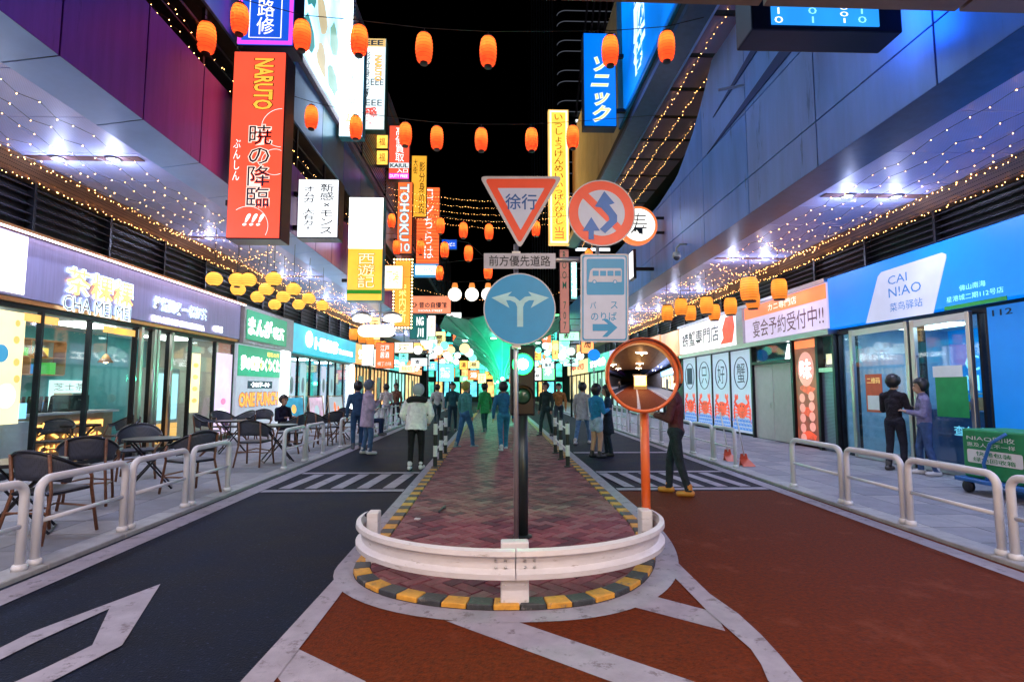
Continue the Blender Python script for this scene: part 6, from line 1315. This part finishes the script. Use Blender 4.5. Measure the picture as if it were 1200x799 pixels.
# ================================================================== people
skin = mat('skin', (.46, .27, .19), .5, var=.08); hairm = mat('hair_black', (.012, .01, .012), .4, var=.3, scale=40)
def frustum(mb, p0, p1, r0, r1, flat=1., n=16):
    p0, p1 = Vector(p0), Vector(p1); vs = []
    for c, r in ((p0, r0), (p1, r1)):
        for j in range(n): g = 6.2832*j/n; vs.append(c+Vector((r*math.cos(g), r*flat*math.sin(g), 0)))
    mb.add(vs, [tuple(range(n)), tuple(range(2*n-1, n-1, -1))]+[(j, n+j, n+(j+1) % n, (j+1) % n) for j in range(n)])
def capsule(mb, p0, p1, r0, r1, flat=1., n=12):
    p0, p1 = Vector(p0), Vector(p1); d = (p1-p0); L = d.length; d = d/L if L > 1e-6 else Vector((0, 0, 1)); x = Vector((1, 0, 0)); x = (x-d*x.dot(d)); x = x.normalized() if x.length > .2 else Vector((0, 1, 0)); y = d.cross(x)
    rings = []
    for k in range(1, 5): g = math.pi/2*k/4; rings.append((p0-d*r0*math.cos(g), r0*math.sin(g)))
    for k in range(0, 4): g = math.pi/2*k/4; rings.append((p1+d*r1*math.sin(g), r1*math.cos(g)))
    vs = [p0-d*r0]; 
    for c, r in rings:
        for j in range(n): g = 6.2832*j/n; vs.append(c+x*(r*math.cos(g))+y*(r*flat*math.sin(g)))
    vs.append(p1+d*r1); fs = []; m = len(rings)
    for j in range(n): fs.append((0, 1+(j+1) % n, 1+j))
    for i in range(m-1):
        for j in range(n): a = 1+i*n+j; b = 1+i*n+(j+1) % n; fs.append((a, b, b+n, a+n))
    for j in range(n): fs.append((len(vs)-1, 1+(m-1)*n+j, 1+(m-1)*n+(j+1) % n))
    mb.add(vs, fs)
PEOPLE = []
def person(label, loc, rz, h=1.7, top=(.3, .3, .3), legs=(.05, .05, .07), shoes=(.6, .6, .6), lean=0., stride=.12, arms='down', coat=0., skirt=0., hood=False, hat=None, hairlen=.0, bulk=1., bare_legs=False, sit=False, face=True, hold=None, hairc=None, vox=.016):
    s = h/1.72; t = thing('person', label, 'person', loc, None, rz); key = 'p%d' % len(PEOPLE)
    mt = [mat(key+'_top', top, .8, var=.3, scale=9, bump=.9, bscale=11, bdist=.05, spec=.2), mat(key+'_legs', legs, .8, var=.3, scale=9, bump=.9, bscale=10, bdist=.05, spec=.2), mat(key+'_shoes', shoes, .5), skin]
    caps = []      # (p0, p1, r0, r1, flat, material)
    def C(a, b, r0, r1, m, fl=1.): caps.append((Vector(a)*s, Vector(b)*s, r0*s, r1*s, fl, m, 0))
    def K(a, b, r0, r1, m, fl): C(a, b, r0, r1, m, fl); fr_set.add(len(caps)-1); caps[-1] = caps[-1][:6]+(1,)
    fr_set = set()
    hipz = .90 if not sit else .50; ly = math.sin(lean); lz = math.cos(lean)
    def up(v, side=0, fwd=0): return (side, ly*v+fwd*lz, hipz+lz*v-fwd*ly)   # along the leaning spine
    sh = .52
    C(up(.08), up(.2), .135*bulk, .135*bulk, 0, .78); C(up(.12), up(.34), .135*bulk, .155*bulk, 0, .74); C(up(.32), up(.46), .155*bulk, .125*bulk, 0, .72)
    C(up(.46, -.10), up(.46, .10), .085*bulk, .085*bulk, 0); C((-.05, 0, hipz), (.05, 0, hipz), .12, .12, 1, .85)
    C(up(.48), up(.60, 0, .015), .058, .052, 3)
    hd = Vector(up(.70, 0, .03)); C(hd+Vector((0, 0, .03)), hd+Vector((0, .0, .045)), .098, .098, 3); C(hd+Vector((0, .03, -.05)), hd+Vector((0, .045, -.07)), .068, .055, 3)
    C(hd+Vector((0, .095, -.01)), hd+Vector((0, .11, -.03)), .018, .02, 3); 
    for e in (-1, 1): C(hd+Vector((e*.092, -.0, -.01)), hd+Vector((e*.098, -.005, .025)), .018, .02, 3)
    if coat: K(up(.36), (0, -.02, hipz-coat), .155*bulk, .19*bulk, 0, .74)
    if skirt: K((0, 0, hipz+.05), (0, 0, hipz-skirt), .14, .20, 1, .8)
    for e in (-1, 1):
        f = stride*e
        if sit: kn = (e*.12, .42, .50); an = (e*.13, .40, .09)
        else: kn = (e*.10, f*.55+.03, .48); an = (e*.10, f-.02, .085)
        lm = 3 if bare_legs else 1
        C((e*.09, 0, hipz-.03), kn, .092, .066, 1 if not bare_legs else (1 if False else 3)); C(kn, an, .064, .044 if bare_legs else .052, lm)
        if bare_legs: C((e*.09, 0, hipz-.02), (e*.098, f*.2, hipz-.2), .112, .108, 1)
        C((an[0], an[1]-.04, .045), (an[0]+e*.02, an[1]+.14, .035), .046, .04, 2); C((an[0], an[1], .06), (an[0], an[1], .14), .05, .052, 2)
        shp = Vector(up(.46, e*.185*bulk**.5))
        if arms == 'down': el = shp+Vector((e*.07, -.03-.1*f, -.28)); wr_ = el+Vector((e*.0, .07, -.24))
        elif arms == 'front': el = shp+Vector((e*.05, .05, -.27)); wr_ = el+Vector((-e*.09, .20, .05))
        elif arms == 'phone': el = shp+Vector((e*.04, .04, -.27)); wr_ = el+Vector((-e*.10, .17, .13))
        else: el = shp+Vector((e*.10, -.05, -.25)); wr_ = el+Vector((-e*.08, .13, -.15))
        C(shp, el, .066*bulk, .054*bulk, 0); C(el, wr_, .052*bulk, .040*bulk, 0); dv = (wr_-el).normalized(); C(wr_, wr_+dv*.07, .03, .036, 3, .6)
        caps.append(('hand', (wr_+dv*.07)*s, dv, e))
    mb = MB()
    for ci, c in enumerate(caps):
        if c[0] != 'hand': (frustum if ci in fr_set else capsule)(mb, *c[:5])
    body = mb; me = bpy.data.meshes.new('body'); me.from_pydata([tuple(v) for v in mb.v], [], mb.f); o = bpy.data.objects.new('body', me); COL.objects.link(o); o.parent = t
    rmod = o.modifiers.new('remesh', 'REMESH'); rmod.mode = 'VOXEL'; rmod.voxel_size = vox; sm = o.modifiers.new('smooth', 'SMOOTH'); sm.iterations = 2; sm.factor = .5
    PEOPLE.append((t, o, caps, mt, s))
    # hair or hood, its own shell with a ragged lower edge
    hc = hd*s+Vector((0, -.012*s, .035*s)); q = MB(); n, m = 20, 12; rg = random.Random(len(PEOPLE)); vs = []; fs = []; R0 = (.128 if hood else .112)*s
    low = [(-.35 if .25 < math.sin(6.2832*j/n) else -.95-hairlen*6)*1.0*(1+.15*rg.uniform(-1, 1)) if not hood else -1.2 for j in range(n)]
    for i in range(m+1):
        for j in range(n):
            g = 6.2832*j/n; fr_ = math.sin(g); lo_ = (.25 if fr_ > .55 else -.3 if fr_ > .1 else -1.05) if not hood else (.35 if fr_ > .75 else -1.2)
            th = math.pi/2*(1-i/m)+math.asin(max(-.98, min(.98, lo_)))*(i/m); rad = R0*(1+(.05*math.sin(7*g+3*i)+rg.uniform(-.05, .05))*(0 if hood or hat else 1)); zz_ = math.sin(th)*rad*1.1
            if i > m*.6 and lo_ < -.9 and hairlen: zz_ -= hairlen*s*(i/m-.6)/.4
            vs.append(hc+Vector((math.cos(th)*rad*math.cos(g), math.cos(th)*rad*1.05*math.sin(g), zz_)))
    for i in range(m):
        for j in range(n): fs.append((i*n+j, i*n+(j+1) % n, (i+1)*n+(j+1) % n, (i+1)*n+j))
    hm = mat(key+'_hood', top, .8) if hood and hat is None else mat(key+'_hat', hat, .7) if hat else hairm if hairc is None else mat(key+'_hair', hairc, .5)
    me2 = bpy.data.meshes.new('hair'); me2.from_pydata([tuple(v) for v in vs], [], fs); me2.materials.append(hm); me2.polygons.foreach_set('use_smooth', [True]*len(fs)); ho = bpy.data.objects.new('hood' if hood else 'cap' if hat else 'hair', me2); COL.objects.link(ho); ho.parent = t; sm = ho.modifiers.new('t', 'SOLIDIFY'); sm.thickness = .012
    if face and not hood:
        for e in (-1, 1):
            q = MB(); q.ball(hd*s+Vector((e*.036, .098, .018))*s, .011*s, 6, 4); me3 = bpy.data.meshes.new('eye'); me3.from_pydata(q.v, [], q.f); me3.materials.append(hairm); eo = bpy.data.objects.new('eye', me3); COL.objects.link(eo); eo.parent = t
        q = MB(); q.box(tuple(hd*s+Vector((-.025, .088, -.075))*s), tuple(hd*s+Vector((.025, .107, -.065))*s)); me3 = bpy.data.meshes.new('mouth'); me3.from_pydata(q.v, [], q.f); me3.materials.append(mat('lips', (.4, .12, .1), .5)); eo = bpy.data.objects.new('mouth', me3); COL.objects.link(eo); eo.parent = t
    return t
def finish_people():
    dg = bpy.context.evaluated_depsgraph_get()
    done = [(x, bpy.data.meshes.new_from_object(x[1].evaluated_get(dg))) for x in PEOPLE]
    for (t, o, caps, mt, s), me in done:
        segs = [c for c in caps if c[0] != 'hand']; mi = []
        for p in me.polygons:
            c = p.center; best = 9; bm = 0
            for (a, b, r0, r1, fl, m, ko) in segs:
                d = b-a; L2 = d.length_squared; u = max(0, min(1, (c-a).dot(d)/L2)) if L2 > 1e-9 else 0; dist = (c-(a+d*u)).length-(r0+(r1-r0)*u)
                if ko and (c-a).dot(d)/L2 > 1.04: dist = 5
                elif ko: dist -= .02
                if dist < best: best = dist; bm = m
            mi.append(bm)
        vs = [tuple(v.co) for v in me.vertices]; fs = [tuple(p.vertices) for p in me.polygons]; q = MB(); q.v = vs; q.f = fs; q.mi = mi
        q.m = 3
        for c in caps:      # fingers and thumb rooted in the palm
            if c[0] == 'hand':
                _, p, dv, e = c; side = dv.cross(Vector((0, 0, 1))); side = side.normalized() if side.length > .1 else Vector((0, 1, 0))
                if abs(dv.z) > .8: side = Vector((0, 1, 0))
                nrm = dv.cross(side)
                for k, ln in enumerate((.062, .072, .068, .052)): b0 = p+side*((k-1.5)*.017*s); q.tube([b0-dv*.02*s, b0+dv*ln*.55*s, b0+dv*ln*.9*s+nrm*.018*s*e], [.0085*s, .008*s, .006*s], 6)
                b0 = p-dv*.05*s+side*.03*s; q.tube([b0, b0+side*.025*s+dv*.025*s, b0+side*.03*s+dv*.055*s], [.010*s, .009*s, .007*s], 6)
        nm = bpy.data.meshes.new('body'); nm.from_pydata(q.v, [], q.f)
        for m in mt: nm.materials.append(m)
        nm.polygons.foreach_set('material_index', q.mi); nm.polygons.foreach_set('use_smooth', [True]*len(q.f)); nm.update(); o.modifiers.clear(); o.data = nm; bpy.data.meshes.remove(me)
def pg(px_, py_, z=0.): p = at(px_, py_, Z=z); return (p.x, p.y, z)
wj = person('person in a white hooded jacket and black trousers walking away on the left lane', pg(487, 550), R(-4), 1.63, (.80, .77, .86), (.012, .012, .015), (.65, .65, .7), lean=.22, stride=.06, arms='hip', coat=.10, hood=False, hat=(.35, .4, .45), bulk=1.22, face=False)
# dark collar band of the jacket
q = MB(); q.tube([(.165*math.cos(g), .085+.115*math.sin(g), 1.30-.05*math.sin(g)) for g in [6.2832*k/16 for k in range(16)]], .062, 8, closed=True); me = bpy.data.meshes.new('collar'); me.from_pydata(q.v, [], q.f); me.materials.append(mat('fur_black', (.01, .01, .012), .9, bump=.6, bscale=80)); eo = bpy.data.objects.new('collar', me); COL.objects.link(eo); eo.parent = wj
person('person in a lilac coat standing at the left barrier', pg(430, 532), R(-60), 1.72, (.42, .33, .48), (.06, .12, .25), (.5, .5, .55), arms='phone', coat=.25, bulk=1.15, stride=.05, hat=(.1, .12, .18))
person('person in dark blue clothes beside the lilac coat', pg(418, 526), R(20), 1.7, (.04, .10, .2), (.03, .08, .16), (.1, .1, .12), stride=.05)
person('man in a dark red jacket and orange boots standing on the right crossing', pg(794, 579), R(60), 1.74, (.09, .022, .03), (.018, .02, .032), (.48, .17, .03), stride=.16, arms='front', bulk=1.05, vox=.013)
person('woman in a blue sweater and denim shorts on the right lane', pg(699, 536), R(-65), 1.62, (.02, .20, .42), (.30, .42, .55), (.02, .02, .025), stride=.04, arms='front', bare_legs=True, bulk=1.12, hairlen=.06, vox=.014)
person('woman in a long dark dress next to the blue sweater', pg(713, 534), R(80), 1.6, (.015, .04, .075), (.012, .02, .035), (.015, .015, .02), stride=.05, arms='phone', skirt=.35, hairlen=.1)
person('person in a black jacket at the parcel shop door', (7.45, 10.05, .034), R(-70), 1.74, (.018, .014, .022), (.02, .02, .035), (.05, .05, .06), arms='front', stride=.06)
person('person in a grey padded jacket, jeans and white shoes by the parcel shop door', (7.62, 9.55, .034), R(60), 1.66, (.19, .17, .30), (.05, .09, .22), (.65, .65, .7), arms='front', stride=.1, bulk=1.12)
person('dark dressed person sitting under the green poster wall', pg(330, 521, .034), R(-120), 1.7, (.012, .012, .03), (.015, .015, .03), (.03, .03, .04), sit=True, arms='front')
person('person in an orange cap sitting outside the teal shop', pg(432, 510, .034), R(-90), 1.68, (.30, .42, .5), (.02, .04, .09), (.1, .1, .1), sit=True, arms='phone', hat=(.75, .33, .02))
person('person in a white top far along the left pavement', pg(452, 503, .034), R(30), 1.65, (.6, .55, .55), (.3, .3, .35), (.2, .2, .2), arms='front')
person('person in dark clothes far along the left pavement by the orange shop', pg(464, 498, .034), R(150), 1.7, (.12, .05, .03), (.03, .03, .04), (.1, .1, .1))
person('walker in blue on the island near the signal post, pale shoes', pg(590, 528), R(10), 1.68, (.03, .16, .30), (.03, .20, .32), (.5, .6, .6), stride=.22)
person('walker in teal jeans on the left half of the island', pg(545, 525), R(-50), 1.7, (.06, .25, .25), (.04, .14, .3), (.2, .3, .3), stride=.2, hairc=(.3, .3, .05))
person('walker with a bright green coat on the island', pg(568, 507), R(40), 1.7, (.03, .4, .10), (.02, .12, .1), (.1, .2, .2), coat=.2, stride=.1)
person('dark walker on the right edge of the island', pg(640, 511), R(140), 1.72, (.02, .04, .04), (.02, .05, .05), (.05, .06, .06), stride=.2)
person('far walker in an amber jacket on the right lane', pg(655, 505), R(170), 1.7, (.35, .16, .05), (.04, .06, .08), (.2, .2, .2), stride=.2)
person('far walker in a white shirt on the left lane', pg(512, 501), R(10), 1.68, (.5, .55, .55), (.04, .08, .1), (.3, .3, .3), stride=.25)
person('walker far down the island in a green grey jacket', pg(590, 497), R(200), 1.7, (.05, .15, .12), (.02, .05, .06), (.1, .1, .1), stride=.2)
person('walker in a pale coat on the right lane behind the banded posts', pg(683, 520), R(-30), 1.68, (.42, .42, .45), (.12, .22, .4), (.6, .6, .6), stride=.3, coat=.2)
person('far walker in dark teal on the left lane', pg(530, 505), R(180), 1.72, (.02, .10, .11), (.02, .06, .08), (.1, .12, .12), stride=.2)
person('photographer in black standing at the kerb behind, seen in the road mirror', (-1.6, -4.0, 0), R(0), 1.75, (.02, .02, .02), (.02, .02, .03), (.05, .05, .05), arms='phone')
finish_people()
